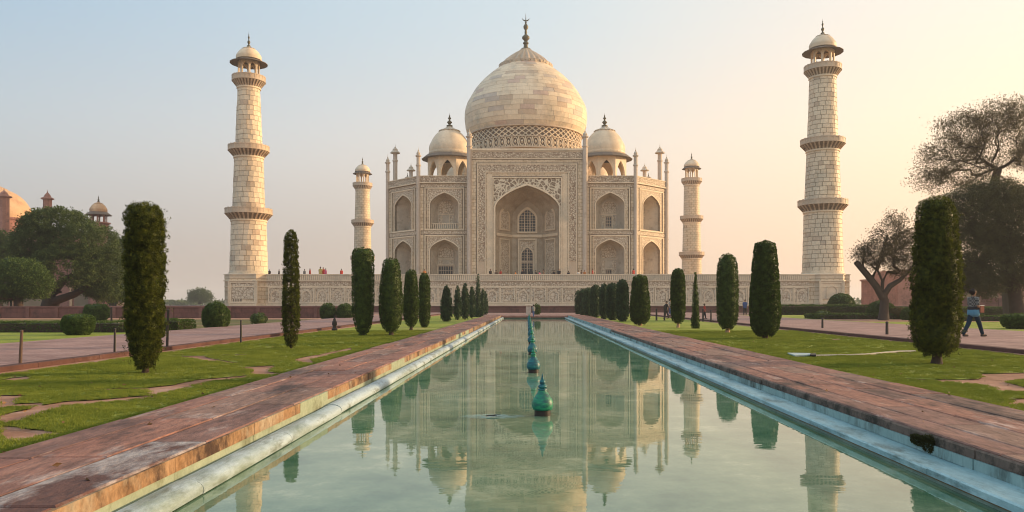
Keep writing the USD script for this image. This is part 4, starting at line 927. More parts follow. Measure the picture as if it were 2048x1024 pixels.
SHAPES = {
    'column': [(0, 0.30), (0.03, 0.42), (0.10, 0.72), (0.22, 0.92), (0.35, 0.98), (0.6, 1.0), (0.85, 0.98), (0.94, 0.94), (0.985, 0.72), (1.0, 0.1)],
    'slim': [(0, 0.30), (0.05, 0.65), (0.15, 0.95), (0.35, 1.0), (0.6, 0.9), (0.8, 0.75), (0.93, 0.68), (0.985, 0.5), (1.0, 0.1)],
    'block': [(0, 0.45), (0.04, 0.72), (0.10, 0.92), (0.22, 1.0), (0.45, 0.97), (0.75, 0.82), (0.92, 0.70), (0.975, 0.62), (1.0, 0.12)],
    'round': [(0, 0.4), (0.05, 0.72), (0.15, 0.95), (0.4, 1.0), (0.7, 0.97), (0.85, 0.88), (0.94, 0.7), (0.98, 0.45), (1.0, 0.08)],
    'fat': [(0, 0.25), (0.05, 0.6), (0.15, 0.88), (0.35, 1.0), (0.6, 0.92), (0.8, 0.78), (0.93, 0.66), (0.985, 0.5), (1.0, 0.1)],
    'flame': [(0, 0.35), (0.08, 0.85), (0.25, 1.0), (0.5, 0.9), (0.75, 0.62), (0.9, 0.32), (1.0, 0.03)],
    'spire': [(0, 0.8), (0.05, 1.0), (0.15, 1.0), (0.3, 0.72), (0.6, 0.55), (0.85, 0.28), (1.0, 0.03)],
    'ball': [(0, 0.55), (0.08, 0.78), (0.25, 0.97), (0.45, 1.0), (0.65, 0.92), (0.82, 0.72), (0.93, 0.46), (1.0, 0.05)],
    'drum': [(0, 0.62), (0.08, 0.8), (0.3, 0.97), (0.6, 1.0), (0.82, 0.95), (0.93, 0.8), (1.0, 0.1)],
}
def topiary(name, cat_, px, top, base, width, shape, mat, label, group, d=None, z0=0.0, trunk=0.0, density=1.0, leaf=None, lump=0.10, trunk_mat='bark', seed=None, squash=1.0, holes=0.0, lean=0.0, stray=0.02):
    """a clipped tree or shrub given by its outline in the photograph (pixels)"""
    seed = seed if seed is not None else int(px * 13 + base)
    nr = np.random.default_rng(seed)
    g = ground(px, base, z0) if d is None else np.array([at(px, base, d)[0], d, z0])
    dep = g[1]; k = dep / F
    H = EYE + (HY - top) * k - z0; R = width / 2 * k; R -= (0.075 if dep < 25 and name != 'bush' else min(0.12 * R, 0.9 * dep / 771))
    t = thing(name, label, cat_, g, group)
    zt = trunk * H
    P = np.array(SHAPES[shape])
    zs = np.linspace(0, 1, 60); rs = np.interp(zs, P[:, 0], P[:, 1]) * R
    zs = z0 + zt + zs * (H - zt)
    def surf(u, a):
        r_ = np.interp(u, (zs - zs[0]) / (zs[-1] - zs[0]), rs)
        p = np.c_[g[0] + r_ * np.cos(a) + lean * u * H, g[1] + r_ * np.sin(a) * squash, zs[0] + u * (zs[-1] - zs[0])]
        sc = 2.2 / max(R, 0.2)
        q = meshkit.fbm(np.c_[np.cos(a) * r_ * sc, np.sin(a) * r_ * sc, p[:, 2] * sc * 0.7] + seed % 97, 3, seed % 13) - 0.5
        f = 1 + lump * 2.2 * q
        p[:, 0] = g[0] + lean * u * H + (p[:, 0] - g[0] - lean * u * H) * f; p[:, 1] = g[1] + (p[:, 1] - g[1]) * f
        return p, r_, q
    L = leaf if leaf else max(0.026, 1.1 * dep / 771)
    area = 2 * PI * np.trapezoid(rs, zs)
    n = int(min(64000 if dep < 30 else 14000, density * 3.6 * area / (L * L * 0.5)))
    per = 12 if dep < 30 else 6
    m_ = max(1, n // per); n = m_ * per
    u = nr.choice(60, m_, p=(rs + 0.08 * R) / (rs + 0.08 * R).sum()) / 59 + nr.uniform(-0.5, 0.5, m_) / 59
    u = np.clip(u, 0, 1); a = nr.uniform(0, 2 * PI, m_)
    cl = (max(0.042, L * 1.1) if dep < 25 and not name == 'bush' else L * 0.8) * nr.uniform(0.6, 1.5, m_)
    u, a, cl = np.repeat(u, per), np.repeat(a, per), np.repeat(cl, per)
    push = np.repeat(nr.uniform(-0.9, 0.7, m_) * (1.0 if dep < 25 else 0.35) + (nr.uniform(0, 1, m_) < 0.04) * nr.uniform(0, 1, m_) * stray / 0.06, per)
    p, r_, q = surf(u, a)
    dr = np.gradient(rs, zs); slope = np.interp(u, np.linspace(0, 1, 60), dr)
    nrm = np.c_[np.cos(a), np.sin(a), -slope]; nrm /= np.linalg.norm(nrm, axis=1, keepdims=True)
    off = nr.normal(0, 1, (n, 3)); off /= np.linalg.norm(off, axis=1, keepdims=True)
    off += nrm * 0.5
    if holes:
        hole = meshkit.noise(np.c_[p[:, 0] * 3.5, p[:, 1] * 3.5, p[:, 2] * 2.2] + 3, 4)
        keep = hole < 1 - holes
        p, nrm, off, cl, push, n = p[keep], nrm[keep], off[keep], cl[keep], push[keep], int(keep.sum())
    p = p + nrm * (push * cl * 0.8)[:, None] + off * cl[:, None] * 0.45
    crown = leaves(p, off * 0.8 + np.array([0, 0, 0.35]), L, L * 0.36, nr, 0.35)
    if holes:
        core = None
    else:
        uu, aa = np.meshgrid(np.linspace(0.01, 0.985, 22), np.arange(20) * 2 * PI / 20, indexing='ij')
        cp, _, _ = surf(uu.ravel(), aa.ravel())
        ax = np.c_[g[0] + lean * uu.ravel() * H, np.full(uu.size, g[1])]
        cp[:, :2] = ax + (cp[:, :2] - ax) * (1 - min(0.12, 0.06 / max(R, 0.1)))
        i, j = np.meshgrid(np.arange(21), np.arange(20), indexing='ij')
        qd = np.stack([i * 20 + j, i * 20 + (j + 1) % 20, (i + 1) * 20 + (j + 1) % 20, (i + 1) * 20 + j], -1).reshape(-1, 4)
        core = (cp, qd)
    part(t, 'foliage', [crown] + ([core] if core else []), mat)
    tr = max(0.02, R * (0.2 if trunk < 0.05 else 0.22))
    pts = [(g[0], g[1], z0 - 0.02), (g[0] + 0.01, g[1], z0 + zt * 0.5 + 0.02), (g[0] + lean * H * 0.3, g[1], z0 + zt + 0.35 * (H - zt) * (1 if holes == 0 else 2.4))]
    part(t, 'trunk', tube(pts, [tr * 1.35, tr, tr * 0.5], 8), trunk_mat, smooth=True)
    return t

CL = 'clipped trees along the left lawn'
CR = 'clipped trees along the right lawn'
def cy(side, px, top, base, w, shape, mat, label, **k):
    topiary('clipped_tree', 'tree', px, top, base, w, shape, mat, label, CL if side == 'l' else CR, **k)
cy('l', 290, 408, 747, 80, 'column', 'cypress_gold', 'largest clipped tree on the left lawn, golden-green rounded column with reddish base', trunk=0.035, density=1.2, lump=0.2, stray=0.22)
cy('l', 582, 462, 698, 38, 'slim', 'cypress_gold', 'thin ragged clipped tree with gaps in its leaves, before the platform', trunk=0.03, density=1.6, holes=0.22, lump=0.2, stray=0.05)
cy('l', 726, 496, 671, 44, 'column', 'cypress_green', 'tall dark clipped column standing before the rear left minaret', trunk=0.01, lump=0.09)
cy('l', 782, 518, 671, 48, 'fat', 'cypress_green', 'stout clipped tree on a short stem, narrowing towards its flat top, left lawn', trunk=0.045, lump=0.05)
cy('l', 822, 541, 660, 31, 'fat', 'cypress_green', 'middling clipped tree on a thin stem, right of the stout left-lawn one', trunk=0.06, lump=0.04)
cy('l', 849, 547, 655, 22, 'round', 'cypress_green', 'narrow round-topped clipped tree below the left wing of the mausoleum', trunk=0.02, lump=0.04)
cy('l', 893, 571, 643, 24, 'flame', 'cypress_blue', 'short flame-shaped clipped tree standing by itself near the far left lawn', trunk=0.02, lump=0.04)
for px, top, base, w, lab in ((915, 573, 640, 14, 'first small blue-green tree right of the flame-shaped one'), (930, 567, 639, 16, 'broadest of the small blue-green trees in the far left cluster'), (944, 573, 637, 13, 'small slender blue-green tree just left of the thin spire')):
    cy('l', px, top, base, w, 'flame', 'cypress_blue', lab, trunk=0.04, lump=0.04)
cy('l', 956, 548, 634, 12, 'spire', 'cypress_blue', 'thin pointed spire overtopping the far left cluster of clipped trees', lump=0.03)
for px, top, base, w, lab in ((965, 577, 632, 9, 'small blue-green tree touching the right side of the thin spire'), (971, 582, 630, 8, 'last and smallest clipped tree of the left row, nearest the platform')):
    cy('l', px, top, base, w, 'flame', 'cypress_blue', lab, trunk=0.02, lump=0.03)
cy('r', 1873, 396, 729, 102, 'block', 'cypress_gold', 'largest clipped tree on the right lawn, wide olive-green column beside the walking woman', trunk=0.06, density=1.2, lump=0.2, stray=0.22, lean=0.0)
cy('r', 1530, 483, 678, 60, 'block', 'cypress_green', 'broad dark clipped tree on bare soil, nearest but one on the right lawn', trunk=0.035, lump=0.05)
cy('r', 1455, 508, 666, 43, 'round', 'cypress_green', 'clipped round-topped column on a pale limed stem, left of the broad dark tree', trunk=0.055, trunk_mat='trunk_lime', lump=0.04)
cy('r', 1391, 546, 657, 15, 'spire', 'cypress_green', 'needle-thin pointed tree widening at its foot on the right lawn', lump=0.05)
cy('r', 1356, 538, 655, 29, 'round', 'cypress_green', 'narrow clipped column on a pale stem, left of the needle-thin tree', trunk=0.08, trunk_mat='trunk_lime', lump=0.04)
cy('r', 1280, 551, 651, 40, 'block', 'cypress_green', 'squat flat-topped clipped tree standing apart in the middle of the right row', trunk=0.04, trunk_mat='trunk_lime', lump=0.03)
for px, top, base, w, lab in ((1245, 560, 643, 25, 'tallest of the close-set blue-green trees left of the squat one'), (1225, 567, 640, 25, 'middle tree of the close-set trio on the far right lawn'), (1208, 569, 638, 17, 'leftmost tree of the close-set trio on the far right lawn'),
                              (1191, 571, 635, 20, 'nearest of the far group of four clipped trees right of the pool end'), (1177, 576, 633, 16, 'second of the far group of four clipped trees right of the pool end'), (1166, 579, 631, 15, 'third of the far group of four clipped trees right of the pool end'), (1157, 582, 629, 13, 'farthest clipped tree of the right row, beside the pool end')):
    cy('r', px, top, base, w, 'round', 'cypress_blue', lab, trunk=0.02, lump=0.03, squash=1.2)

BU = 'rounded bushes beside the paths'
def bush(px, top, base, w, shape, label, mat='bush_green', **k):
    topiary('bush', 'bush', px, top, base, w, shape, mat, label, BU, lump=k.pop('lump', 0.08), trunk=k.pop('trunk', 0.0), **k)
bush(157, 629, 669, 60, 'drum', 'clipped bowl-shaped bush in front of the low hedge, far left')
bush(193, 609, 641, 46, 'drum', 'darker clipped drum-shaped bush behind the bowl-shaped one')
bush(432, 605, 657, 54, 'ball', 'round clipped bush below the left end of the platform')
bush(518, 626, 648, 32, 'ball', 'small loose shrub in the dry strip left of the thin ragged tree', mat='tree_green', lump=0.25, density=0.5, stray=0.15)
bush(656, 607, 638, 32, 'ball', 'left of two dark bushes beyond the left path', lump=0.12)
bush(690, 608, 638, 34, 'ball', 'right of two dark bushes beyond the left path', lump=0.2)
bush(1682, 588, 628, 52, 'ball', 'large round dark bush at the right end of the platform')
bush(1762, 602, 637, 52, 'ball', 'loose grey-green shrub under the bare forked tree', mat='tree_green', lump=0.22, stray=0.1)
bush(1795, 616, 638, 34, 'ball', 'yellowish low shrub left of the largest right tree', mat='tree_olive', lump=0.2, stray=0.08)
bush(1815, 617, 640, 26, 'ball', 'dark shrub half hidden by the largest right tree', lump=0.2)
bush(1646, 622, 637, 34, 'ball', 'spiky low shrub at the edge of the right path', mat='tree_green', lump=0.3, stray=0.12, density=0.6)
bush(2042, 628, 657, 70, 'drum', 'dark clipped bush at the right edge behind the path')
bush(1074, 609, 632, 11, 'drum', 'tiny dark bush at the end of the pool', d=84)

def hedge(name, label, x0, x1, y0, y1, h, mat, z0=0.0, seed=1, size=0.07, cat_='hedge'):
    nr = np.random.default_rng(seed)
    t = thing(name, label, cat_, ((x0 + x1) / 2, (y0 + y1) / 2, z0), 'low hedges and beds')
    areas = np.array([(x1 - x0) * h, (y1 - y0) * h, (y1 - y0) * h, (x1 - x0) * (y1 - y0)])
    n = int(min(14000, 2.2 * areas.sum() / (size * size * 0.5)))
    k = nr.choice(4, n, p=areas / areas.sum())
    a, b = nr.uniform(0, 1, n), nr.uniform(0, 1, n)
    p = np.zeros((n, 3)); d = np.zeros((n, 3))
    m = k == 0; p[m] = np.c_[x0 + a[m] * (x1 - x0), np.full(m.sum(), y0), z0 + b[m] * h]; d[m] = (0, -1, 0.4)
    for kk, xx, sg in ((1, x0, -1), (2, x1, 1)):
        m = k == kk; p[m] = np.c_[np.full(m.sum(), xx), y0 + a[m] * (y1 - y0), z0 + b[m] * h]; d[m] = (sg, 0, 0.4)
    m = k == 3; p[m] = np.c_[x0 + a[m] * (x1 - x0), y0 + b[m] * (y1 - y0), np.full(m.sum(), z0 + h)]; d[m] = (0, 0, 1)
    p += (meshkit.fbm(p * 1.3, 3, seed) - 0.5)[:, None] * np.array([0.2, 0.2, 0.28]) * min(1, h * 2)
    part(t, 'foliage', leaves(p, d, size, size * 0.36, nr, 0.6), mat)
    part(t, 'stems', box(x0 + 0.1, x1 - 0.1, y0 + 0.1, y1 - 0.1, z0 - 0.02, z0 + h * 0.86), 'bark')
hedge('hedge', 'long low dark hedge across the dry grass at the far left', -36, -18.2, 34.5, 36.0, 0.42, 'bush_green', seed=2)
hedge('hedge', 'short low hedge right of the largest left tree', -17.6, -15.9, 35, 36.6, 0.5, 'bush_green', seed=3)
hedge('hedge', 'low flower bed beyond the right path', 23.5, 37, 62.2, 66, 0.35, 'tree_green', seed=4, size=0.12)
hedge('hedge', 'dark hedge below the right end of the platform', 27, 39.5, 86, 89, 1.0, 'bush_green', seed=5, size=0.14)
hedge('hedge', 'low trimmed bed between the round bush and the shrubs', 40.5, 52, 84, 87, 0.75, 'tree_green', seed=6, size=0.14)
hedge('hedge', 'low dark hedge on the lawn behind the walking woman', 31.5, 60, 56, 58, 0.32, 'bush_green', seed=7, size=0.11)

# ------------------------------------------------------------------ trees
def grow(trunk, targets, seed, tip=0.02, power=0.5, sag=0.06):
    """branches that reach each target from the nearest wood; returns tubes and the twig ends"""
    r = np.random.default_rng(seed)
    nodes = [np.array(p, float) for p in trunk]; parent = [max(0, i - 1) for i in range(len(trunk))]; weight = [0] * len(trunk)
    src = nodes[-1]
    order = np.argsort(np.linalg.norm(targets - src, axis=1))
    chains = []
    for i in order:
        q = targets[i]
        N = np.array(nodes)
        dd = np.linalg.norm(N - q, axis=1) + 0.25 * np.linalg.norm(N - src, axis=1)
        dd[:max(1, len(trunk) - 2)] += 5
        j = int(np.argmin(dd)); a = N[j]
        L = np.linalg.norm(q - a)
        m = max(2, int(L / 0.7))
        idx, prev = [j], j
        side = r.normal(0, 0.10 * L, 3)
        for s_ in range(1, m + 1):
            t_ = s_ / m
            p = a + (q - a) * t_ + side * math.sin(PI * t_) + np.array([0, 0, sag * L * math.sin(PI * t_)])
            nodes.append(p); parent.append(prev); weight.append(0); prev = len(nodes) - 1; idx.append(prev)
        chains.append(idx)
        while True:
            weight[prev] += 1
            if prev == 0:
                break
            prev = parent[prev]
    rad = lambda k: tip * max(1, weight[k]) ** power
    tubes = []
    for idx in chains:
        big = rad(idx[1])
        tubes.append(tube([nodes[k] for k in idx], [min(rad(idx[0]), big * 1.25)] + [rad(k) for k in idx[1:]], 6 if big > 0.1 else 4))
    return tubes, [nodes[c[-1]] for c in chains], nodes, rad

def blob_points(lobes, n, nr, inner=0.55):
    vol = np.array([l[1][0] * l[1][1] * l[1][2] for l in lobes]) ** 0.67
    k = nr.choice(len(lobes), n, p=vol / vol.sum())
    d = nr.normal(0, 1, (n, 3)); d /= np.linalg.norm(d, axis=1, keepdims=True)
    s_ = nr.uniform(inner ** 3, 1, n) ** (1 / 3)
    c = np.array([l[0] for l in lobes])[k]; R = np.array([l[1] for l in lobes])[k]
    return c + d * s_[:, None] * R, d

def tree(name, label, trunk, trunk_r, lobes, mat, n_clump, per, leaf, spread, n_limb, seed, group=None, cat_='tree', tip=0.03, power=0.5, inner=0.55, extra=None, droop=0.0, trunk_mat='bark'):
    nr = np.random.default_rng(seed)
    t = thing(name, label, cat_, trunk[0], group)
    tg, _ = blob_points(lobes, n_limb, nr, 0.5)
    tubes, tips, nodes, rad = grow(trunk, tg, seed, tip, power)
    part(t, 'trunk', [tube(trunk, trunk_r, 10)] + ([extra] if extra else []), trunk_mat, smooth=True)
    part(t, 'branches', tubes, trunk_mat, smooth=True)
    c, d = blob_points(lobes, n_clump, nr, inner)
    if n_limb > 100:          # airy crowns: clumps sit on the twigs
        tp = np.array(nodes[len(trunk) + 2:])
        c = np.vstack([c[: n_clump // 5], tp[nr.integers(0, len(tp), n_clump - n_clump // 5)] + nr.normal(0, spread * 0.8, (n_clump - n_clump // 5, 3))])
        d = np.tile([0, 0, 0.6], (len(c), 1))
    p = np.repeat(c, per, 0) + nr.normal(0, spread, (n_clump * per, 3)) * np.array([1, 1, 0.7])
    dd = np.repeat(d, per, 0) * 0.6 + np.array([0, 0, 0.25 - droop])
    part(t, 'crown', leaves(p, dd, leaf, leaf * 0.34, nr, 0.7), mat)
    return t
def lobe(px, py, d, rx, ry, rz):
    """an ellipsoid of the crown: centre in the photograph, depth, radii in pixels of that depth (ry in depth)"""
    k = d / F
    return at(px, py, d), (rx * k, ry * k, rz * k)
# left: old spreading tree, a smaller round one in front, masses behind
D = 77
tb = ground(100, 632)
tb = np.array([at(98, 632, D)[0], D, 0.0])
tree('spreading_tree', 'broad old dark tree with thick trunk before the red mosque', [tb, at(102, 600, D), at(112, 580, D)], [1.0, 0.75, 0.6],
     [lobe(115, 470, D, 80, 60, 50), lobe(70, 490, D, 45, 50, 45), lobe(180, 490, D - 1, 55, 50, 45), lobe(140, 530, D - 2, 70, 50, 45), lobe(60, 540, D, 40, 40, 40), lobe(205, 535, D, 42, 40, 45), lobe(110, 445, D, 60, 50, 28), lobe(190, 565, D, 40, 40, 30), lobe(215, 580, D, 28, 30, 25)],
     'tree_green', 2300, 34, 0.17, 0.2, 26, 31, tip=0.07, inner=0.74, extra=tube([at(102, 605, D), at(150, 588, D - 1), at(200, 560, D - 1)], [0.45, 0.35, 0.2], 8))
D = 70
tree('round_tree', 'small round-crowned tree at the left edge, in front of the spreading tree', [np.array([at(38, 632, D)[0], D, 0.0]), at(37, 610, D), at(38, 592, D)], [0.5, 0.38, 0.34],
     [lobe(40, 558, D, 52, 45, 42), lobe(10, 565, D, 40, 40, 38), lobe(70, 570, D, 30, 36, 28)], 'bush_green', 1300, 22, 0.15, 0.18, 14, 32, tip=0.06, inner=0.75)
D = 120
tree('background_tree', 'hazy dark tree behind the spreading tree, beside the largest left clipped tree', [np.array([at(225, 620, D)[0], D, 0.0]), at(226, 600, D), at(228, 580, D)], [0.6, 0.5, 0.4],
     [lobe(232, 540, D, 30, 30, 55), lobe(225, 575, D, 35, 30, 30), lobe(240, 500, D, 20, 25, 26)], 'tree_green', 900, 20, 0.28, 0.34, 10, 33, 'hazy trees far behind the lawns', tip=0.08)
D = 95
tree('background_tree', 'dim tree at the left edge above the round-crowned tree', [np.array([at(-5, 624, D)[0], D, 0.0]), at(-4, 600, D), at(-2, 570, D)], [0.6, 0.5, 0.4],
     [lobe(0, 500, D, 32, 30, 40), lobe(-25, 520, D, 40, 30, 50), lobe(12, 535, D, 30, 30, 30)], 'tree_green', 900, 20, 0.24, 0.3, 10, 34, 'hazy trees far behind the lawns', tip=0.08)
D = 330
tree('far_tree', 'rounded far tree fading in the haze left of the platform', [at(400, 608, D), at(400, 600, D), at(400, 594, D)], [0.8, 0.6, 0.5],
     [lobe(400, 591, D, 20, 18, 12), lobe(390, 595, D, 14, 14, 8), lobe(411, 596, D, 12, 14, 7)], 'tree_green', 260, 18, 0.6, 0.7, 8, 35, 'hazy trees far behind the lawns', tip=0.2)
# far wood along the horizon
nr = np.random.default_rng(40)
n = 1500
xs = np.r_[nr.uniform(-420, -120, n), nr.uniform(140, 420, n // 2)]
p = np.c_[xs, nr.uniform(420, 470, len(xs)), 0.5 + 2.8 * meshkit.fbm(np.c_[xs * 0.05, xs * 0, xs * 0], 3, 2) * nr.uniform(0, 1, len(xs)) ** 0.5]
p = np.repeat(p, 6, 0) + nr.normal(0, 1.1, (len(p) * 6, 3)) * np.array([1, 1, 0.45])
path = part('/World', 'far_wood', leaves(p, np.tile([0, 0, 0.5], (len(p), 1)), 1.6, 0.6, nr, 0.8), 'tree_green', kind='stuff', label='hazy line of trees along the horizon', catg='trees')
# right: forked bare tree, tall airy tree, dense feathery tree
D = 58
b0 = np.array([at(1767, 640, D)[0], D, 0.0])
tr = [b0, at(1768, 620, D), at(1769, 600, D), at(1764, 585, D)]
forkL = tube([at(1766, 596, D), at(1752, 572, D), at(1733, 548, D), at(1712, 524, D)], [0.29, 0.26, 0.24, 0.21], 9)
forkR = tube([at(1767, 592, D), at(1780, 572, D), at(1800, 560, D), at(1822, 538, D), at(1832, 515, D)], [0.25, 0.21, 0.16, 0.12, 0.07], 8)
sub = tube([at(1742, 560, D), at(1755, 535, D), at(1765, 505, D), at(1775, 470, D)], [0.2, 0.15, 0.12, 0.07], 7)
sub2 = tube([at(1736, 556, D), at(1725, 535, D + .3), at(1728, 500, D + .3)], [0.15, 0.1, 0.06], 6)
tree('forked_tree', 'thin-leaved forked tree with a sawn-off left limb, right of the platform', tr, [0.42, 0.33, 0.30, 0.27],
     [lobe(1790, 470, D, 38, 30, 45), lobe(1755, 505, D, 38, 30, 30), lobe(1815, 500, D, 30, 30, 45), lobe(1720, 510, D, 18, 20, 16), lobe(1800, 530, D, 34, 26, 24)],
     'tree_dry', 2000, 9, 0.10, 0.22, 190, 36, tip=0.009, power=0.5, extra=cat(forkL, forkR, sub, sub2))
D = 74
tb = np.array([at(2020, 640, D)[0], D, 0.0])
tree('tall_tree', 'tall airy tree with bare spreading limbs against the sky, upper right', [tb, at(2015, 560, D), at(2000, 450, D), at(1986, 372, D), at(1996, 338, D)], [0.6, 0.55, 0.48, 0.42, 0.36],
     [lobe(1950, 262, D, 80, 70, 40), lobe(1990, 235, D, 70, 60, 30), lobe(1890, 320, D, 55, 50, 38), lobe(1860, 360, D, 35, 40, 22), lobe(2050, 225, D, 60, 60, 30), lobe(2080, 300, D, 60, 60, 50), lobe(1925, 345, D, 60, 50, 30), lobe(2000, 290, D, 80, 70, 40)],
     'tree_olive', 5600, 8, 0.13, 0.36, 420, 37, tip=0.0135, power=0.5)
D = 63
tb = np.array([at(2040, 638, D)[0], D, 0.0])
tree('dense_tree', 'dense dark feathery tree filling the right edge behind the walking woman', [tb, at(2032, 600, D), at(2025, 560, D), at(2015, 520, D)], [0.75, 0.55, 0.5, 0.45],
     [lobe(1950, 430, D, 70, 60, 62), lobe(2010, 440, D, 70, 60, 75), lobe(1930, 500, D, 60, 50, 60), lobe(2000, 530, D, 70, 60, 50), lobe(1945, 550, D, 45, 45, 32), lobe(2060, 480, D, 60, 60, 110), lobe(1905, 420, D, 32, 36, 34), lobe(1990, 385, D, 50, 45, 28), lobe(1890, 470, D, 22, 28, 40), lobe(1915, 560, D, 30, 32, 26), lobe(1970, 575, D - 1, 30, 30, 22)],
     'tree_dusk', 4400, 30, 0.13, 0.26, 60, 38, tip=0.05, inner=0.55, droop=0.55)

# ------------------------------------------------------------------ red sandstone buildings
D = 150
B = lambda px, py, d=D: at(px, py, d)
mq = thing('red_mosque', 'red sandstone mosque with a big tan dome, partly hidden by trees at the far left', 'mosque', (-100, 160, 0))
zt = B(0, 458)[2]
part(mq, 'body', [box(-150, B(150, 0)[0], 150, 157, -0.1, zt - 1), box(-150, -100.5, 157.01, 178, -0.1, zt - 1)], 'red_wall')
part(mq, 'cornice', [box(-150.3, B(150, 0)[0] + 0.3, 149.7, 157.2, zt - 1, zt - 0.5), box(-150.3, -100.3, 157.21, 178, zt - 1.002, zt - 0.502)], 'red_smooth')
cd = (at(-8, 0, 164)[0], 164.0)
part(mq, 'drum', lathe([(6.6, zt - 0.6), (6.6, B(0, 424)[2] - 0.3), (6.9, B(0, 424)[2] - 0.2), (6.9, B(0, 424)[2] + 0.2), (6.3, B(0, 424)[2] + 0.25)], cd, 48), 'red_wall')
dmm = part(mq, 'dome', lathe(dome_profile(6.6, B(0, 424)[2] + 0.2, 6.4), cd, 48), 'orange_plaster', smooth=True)
part(dmm, 'lotus_cap', lathe([(2.4, B(0, 424)[2] + 6.0), (2.0, B(0, 424)[2] + 6.5), (0.6, B(0, 424)[2] + 7.2), (0.3, B(0, 424)[2] + 7.6)], cd, 32, 16, 0.05), 'orange_plaster')
part(dmm, 'finial', lathe(finial_profile(B(0, 424)[2] + 7.5, 1.6, 0.35), cd, 8), 'bronze')
for px, w in ((165, 3.2), (60, 5.0), (-5, 4.0)):
    f_ = Frame((B(px, 0)[0], 149.98, 0), 0)
    nn = part(mq, 'arched_niche', slab(f_, arch(w, 0.2, w * 1.1, w * 1.75, 0, 10), -0.02, 0.03), 'recess_shade')  # flat dark arch, painted as the shade of a recess
    part(nn, 'niche_surround', slab(f_, border(-w * 0.75, w * 0.75, 0, w * 2.1, 0.5, 0.0), 0.0, 0.2), 'orange_plaster')
tw = B(197, 446, 148)
part(mq, 'corner_tower', lathe([(1.75, -0.1), (1.75, tw[2] - 0.3), (2.1, tw[2] - 0.15), (2.1, tw[2] + 0.1), (0, tw[2] + 0.12)], (tw[0], tw[1]), 8, a0=PI / 8), 'red_wall')
kiosk(mq, (tw[0], tw[1]), tw[2] + 0.1, 1.5, 1.75, 8, 2.3, 1.5, 1.75, 1.3, ('red_smooth', 'dark_eave', 'orange_plaster', 'orange_plaster', 'bronze'), wall_t=0.14, open_w=0.74)
for px, top, w in ((95, 383, 0.75), (8, 379, 0.9)):
    q = B(px, top, 149)
    part(mq, 'turret', lathe([(w, zt - 8), (w, q[2] - 1.6), (w * 1.5, q[2] - 1.5), (w * 1.5, q[2] - 1.3), (w * 0.9, q[2] - 1.1), (w * 0.6, q[2] - 0.6), (0.1, q[2] - 0.2), (0.02, q[2] + 0.3)], (q[0], q[1]), 10), 'red_smooth')
part(mq, 'side_wing', box(B(150, 0)[0] + 0.02, B(262, 0)[0], 152, 153.5, -0.1, B(0, 588)[2]), 'orange_plaster')
rb = thing('red_hall', 'red sandstone hall glimpsed behind the forked tree and under the dense tree', 'building', (110, 130, 0))
D2 = 128
part(rb, 'wall', box(at(1826, 0, D2)[0], 130, D2, D2 + 20, -0.1, at(0, 556, D2)[2]), 'red_wall')
part(rb, 'cornice', box(at(1826, 0, D2)[0] - 0.3, 130, D2 - 0.3, D2 + 20, at(0, 556, D2)[2], at(0, 552, D2)[2]), 'red_smooth')
part(rb, 'tower', box(at(1790, 0, D2)[0], at(1828, 0, D2)[0], D2 - 1, D2 + 8, -0.1, at(0, 540, D2)[2]), 'red_smooth')
for px in (1860, 1940, 1985, 2030):
    f_ = Frame((at(px, 0, D2)[0], D2 - 0.02, 0), 0)
    part(rb, 'arched_niche', slab(f_, arch(2.0, 0.5, 2.4, 3.4, 0, 8), 0, 0.04), 'recess_shade')  # shade of a niche painted as a flat dark arch
# low walls
def low_wall(name, label, x0, x1, y, h, t, n, mat='dark_red_wall'):
    w_ = thing(name, label, 'wall', ((x0 + x1) / 2, y, 0), 'low sandstone walls')
    part(w_, 'wall', box(x0, x1, y, y + t, -0.1, h - 0.12), mat)
    L = (x1 - x0) / n
    for i in range(n):
        part(w_, 'coping_stone', cbox(x0 + i * L + 0.008, x0 + (i + 1) * L - 0.008, y - 0.05, y + t + 0.05, h - 0.118, h, 0.02), 'dark_red_stone')
        part(w_, 'pier', box(x0 + i * L, x0 + i * L + 0.3, y - 0.09, y - 0.001, -0.1, h - 0.125), 'dark_red_stone')
low_wall('low_wall', 'low red sandstone wall behind the dry grass on the left', -52, -16.5, 68, 1.02, 0.4, 14)
low_wall('low_wall', 'dark low wall behind the lawn at the right edge', 53, 84, 100, 2.0, 0.5, 8)
stp = setting('dry_ground')
part(stp, 'soil', flat(sbox(-52, 62, -16, 107.8), -0.016), 'bare_earth')

# ------------------------------------------------------------------ posts, fountains, small things
PO = 'iron posts along the paths'
def post(px, top, base, w, label, mat='iron', lean=0.0):
    g = ground(px, base, 0.0); k = g[1] / F
    h = (base - top) * k; r_ = max(0.012, w / 2 * k)
    t = thing('post', label, 'post', g, PO)
    part(t, 'shaft', tube([(g[0], g[1], -0.05), (g[0] + lean * h * 0.5, g[1], h * 0.5), (g[0] + lean * h, g[1], h - r_)], [r_ * 1.05, r_, r_ * 0.85], 8), mat, smooth=40)
    part(t, 'cap', lathe([(r_ * 0.8, h - r_ * 1.2), (r_ * 1.15, h - r_), (r_ * 1.0, h - 0.4 * r_), (r_ * 0.4, h), (0, h + 0.2 * r_)], (g[0] + lean * h, g[1]), 8), mat)
    part(t, 'footing', lathe([(r_ * 1.9, -0.03), (r_ * 1.7, 0.02), (r_ * 1.0, 0.03)], (g[0], g[1]), 8), 'kerb_stone')
post(40, 660, 737, 6, 'brown leaning post nearest the left edge of the picture', 'brown_iron', 0.045)
post(229, 656, 713, 4.5, 'dark post between the leaning one and the largest left tree', lean=0.02)
post(334, 619, 701, 5, 'tall dark post right of the largest left tree', lean=0.03)
post(482, 640, 687, 4, 'dark pointed post halfway between the two nearest left trees')
post(1645, 636, 660, 4.5, 'short post beside the right path below the spiky shrub')
